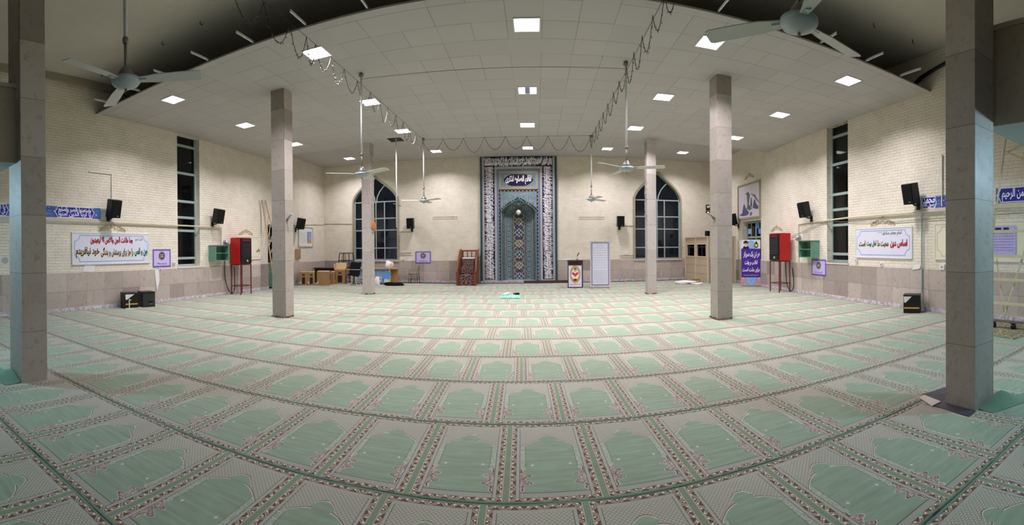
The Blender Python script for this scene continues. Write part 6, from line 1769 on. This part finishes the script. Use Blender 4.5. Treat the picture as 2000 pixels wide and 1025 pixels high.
# ------------------------------------------------------------------ leaning pole ladder on the left wall
t = thing('pole_ladder', 'rustic ladder of two wooden poles leaning on the left wall behind the mid-hall pillar', 'ladder', (-9.55, 13.6, 0.0), 0)
o0 = Vector((-9.55, 13.6, 0))
pA = [Vector(q) - o0 for q in ((-9.30, 13.55, 0.02), (-9.86, 13.92, 1.9), (-10.33, 14.16, 3.62))]
pB = [Vector(q) - o0 for q in ((-9.16, 13.98, 0.02), (-9.70, 14.25, 1.9), (-10.22, 14.36, 3.30), (-10.33, 14.40, 3.64))]
b = MB(); b.tube(pA, [0.032, 0.028, 0.022], 8); b.build('pole', M['wood_pole'], t)
b = MB(); b.tube(pB, [0.034, 0.03, 0.024, 0.022], 8); b.build('pole', M['wood_pole'], t)
for k in range(7):
    f = 0.12 + k * 0.085
    def at(P, f):
        n = f * (len(P) - 1); i = min(int(n), len(P) - 2); return P[i].lerp(P[i + 1], n - i)
    b = MB(); A, Bq = at(pA, f), at(pB, f * 0.96)
    d = (Bq - A).normalized() * 0.05
    b.tube([A - d, Bq + d], 0.016, 6); b.build('rung', M['wood_pole'], t)
p, r = W('left', 14.32, 2.28)
t = thing('cord_pull', 'thin cord hanging from the leaning poles to a hook on the left wall', 'cord', p, r)
b = MB(); b.tube([(-0.15, -0.06, 1.35), (0.02, -0.04, 0.7), (0.04, -0.03, 0.02)], 0.007, 5); b.build('cord', M['wire_grey'], t)
b = MB(); b.tube([(0.04, -0.001, 0.0), (0.04, -0.07, 0.0), (0.06, -0.09, 0.05)], 0.016, 6); b.build('hook', M['white_metal'], t)

# ------------------------------------------------------------------ pale double ladder on castors at the right edge
o, r = W('right', -4.0, 0.0, 0.9)
t = thing('wheeled_ladder', 'pale wooden stepladder with cross braces at the right edge behind the pillar', 'ladder', o, r)
for nm, x_ in (('left', -0.44), ('right', 0.62)):
    b = MB(); b.span((x_ - 0.03, -0.02, 0.16), (x_ + 0.03, 0.02, 2.5)); b.build('stile', M['wood_pale'], t)
for z in (0.47, 0.93, 1.38, 1.86, 2.33):
    b = MB(); b.span((-0.47, -0.045, z), (0.65, -0.0205, z + 0.05)); b.build('rung', M['wood_pale'], t)
b = MB(); b.tube([(-0.20, 0.04, 0.20), (0.30, 0.10, 1.72)], 0.025, 6); b.build('brace', M['wood_pale'], t)
b = MB(); b.tube([(-0.20, 0.08, 0.20), (-0.42, 0.14, 1.36)], 0.018, 6); b.build('brace', M['wood_pale'], t)
b = MB(); b.tube([(-0.44, 0.03, 1.75), (-0.19, 0.03, 3.42), (-0.13, 0.03, 3.78)], 0.022, 6); b.tube([(-0.19, 0.03, 3.42), (0.62, 0.03, 3.08)], 0.022, 6); b.tube([(-0.19, 0.05, 3.40), (0.62, 0.05, 3.62)], 0.02, 6); b.build('top_frame', M['wood_pale'], t)
b = MB(); b.tube([(0.62, 0.0, 2.48), (0.62, 0.03, 3.64)], 0.022, 6); b.build('top_post', M['wood_pale'], t)
b = MB(); b.span((-0.46, -0.03, 0.13), (0.66, 0.03, 0.17)); b.build('base_bar', M['dirty_steel'], t)
for x_ in (-0.40, 0.04, 0.60):
    b = MB(); b.T = Matrix.Translation((x_, 0, 0.055)) @ Matrix.Rotation(PI / 2, 4, 'X'); b.lathe([(0.045, -0.03), (0.055, -0.02), (0.055, 0.02), (0.045, 0.03)], 14); b.T = Matrix.Identity(4); b.span((x_ - 0.045, -0.04, 0.112), (x_ + 0.045, 0.04, 0.129)); b.build('castor', M['black'], t)
# beige runner along the right wall behind the pillar
b = MB(); b.slab([(6.6, 3.3), (7.95, 3.1), (8.05, 4.5), (6.9, 4.6)], 0.0012, 0.011)
tag(b.build('beige_runner', M['beige_runner']), 'folded beige patterned runner on the floor under the stepladder', 'rug')

# ------------------------------------------------------------------ carpet turned up against the foreground pillars
def flap(label, pts_low, edge, hgt, peak):
    """strip of carpet that climbs the pillar foot: pts_low = outer floor line, edge = line on the pillar"""
    b = MB(); N = 12; Q = 6; P = []
    for i in range(N + 1):
        f = i / N
        A = Vector(pts_low[0]).lerp(Vector(pts_low[1]), f); Bq = Vector(edge[0]).lerp(Vector(edge[1]), f)
        hh = hgt * (math.exp(-((f - peak) / 0.17) ** 2) + 0.04 * (1 + math.sin(f * 17)))
        for j in range(Q + 1):
            g = j / Q
            p = A.lerp(Bq, g); P.append((p.x, p.y, 0.004 + hh * g ** 2.6))
    b.add(P, [(i * (Q + 1) + j, (i + 1) * (Q + 1) + j, (i + 1) * (Q + 1) + j + 1, i * (Q + 1) + j + 1) for i in range(N) for j in range(Q)], 0, True)
    b.add([(x, y - 0.001, max(0.001, z - 0.008)) for x, y, z in P], [(i * (Q + 1) + j, i * (Q + 1) + j + 1, (i + 1) * (Q + 1) + j + 1, (i + 1) * (Q + 1) + j) for i in range(N) for j in range(Q)], 0, True)
    return tag(b.build('carpet_flap', M['carpet_green']), label, 'carpet', 'turned-up carpet edges')
flap('green carpet edge bulging up against the right foreground pillar', ((3.60, 2.02, 0), (4.45, 1.70, 0)), ((3.60, 2.185, 0), (4.5, 1.92, 0)), 0.12, 0.30)
flap('green carpet edge turned up against the left foreground pillar', ((-6.1, 1.62, 0), (-4.90, 1.76, 0)), ((-6.1, 1.95, 0), (-4.93, 1.965, 0)), 0.09, 0.75)
b = MB(); b.slab([(3.40, 2.17), (3.44, 2.66), (3.62, 2.90), (3.95, 2.84), (3.93, 2.555), (3.558, 2.555), (3.555, 2.19)], 0.0015, 0.009); tag(b.build('floor_slab', M['slate']), 'dark slate floor patch where the carpet is missing by the right foreground pillar', 'floor tile')
b = MB(); b.slab([(3.40, 2.60), (3.50, 2.84), (3.60, 2.86), (3.55, 2.60)], 0.0095, 0.016); tag(b.build('carpet_scrap', M['sill']), 'beige scrap lying on the slate patch by the right foreground pillar', 'scrap')
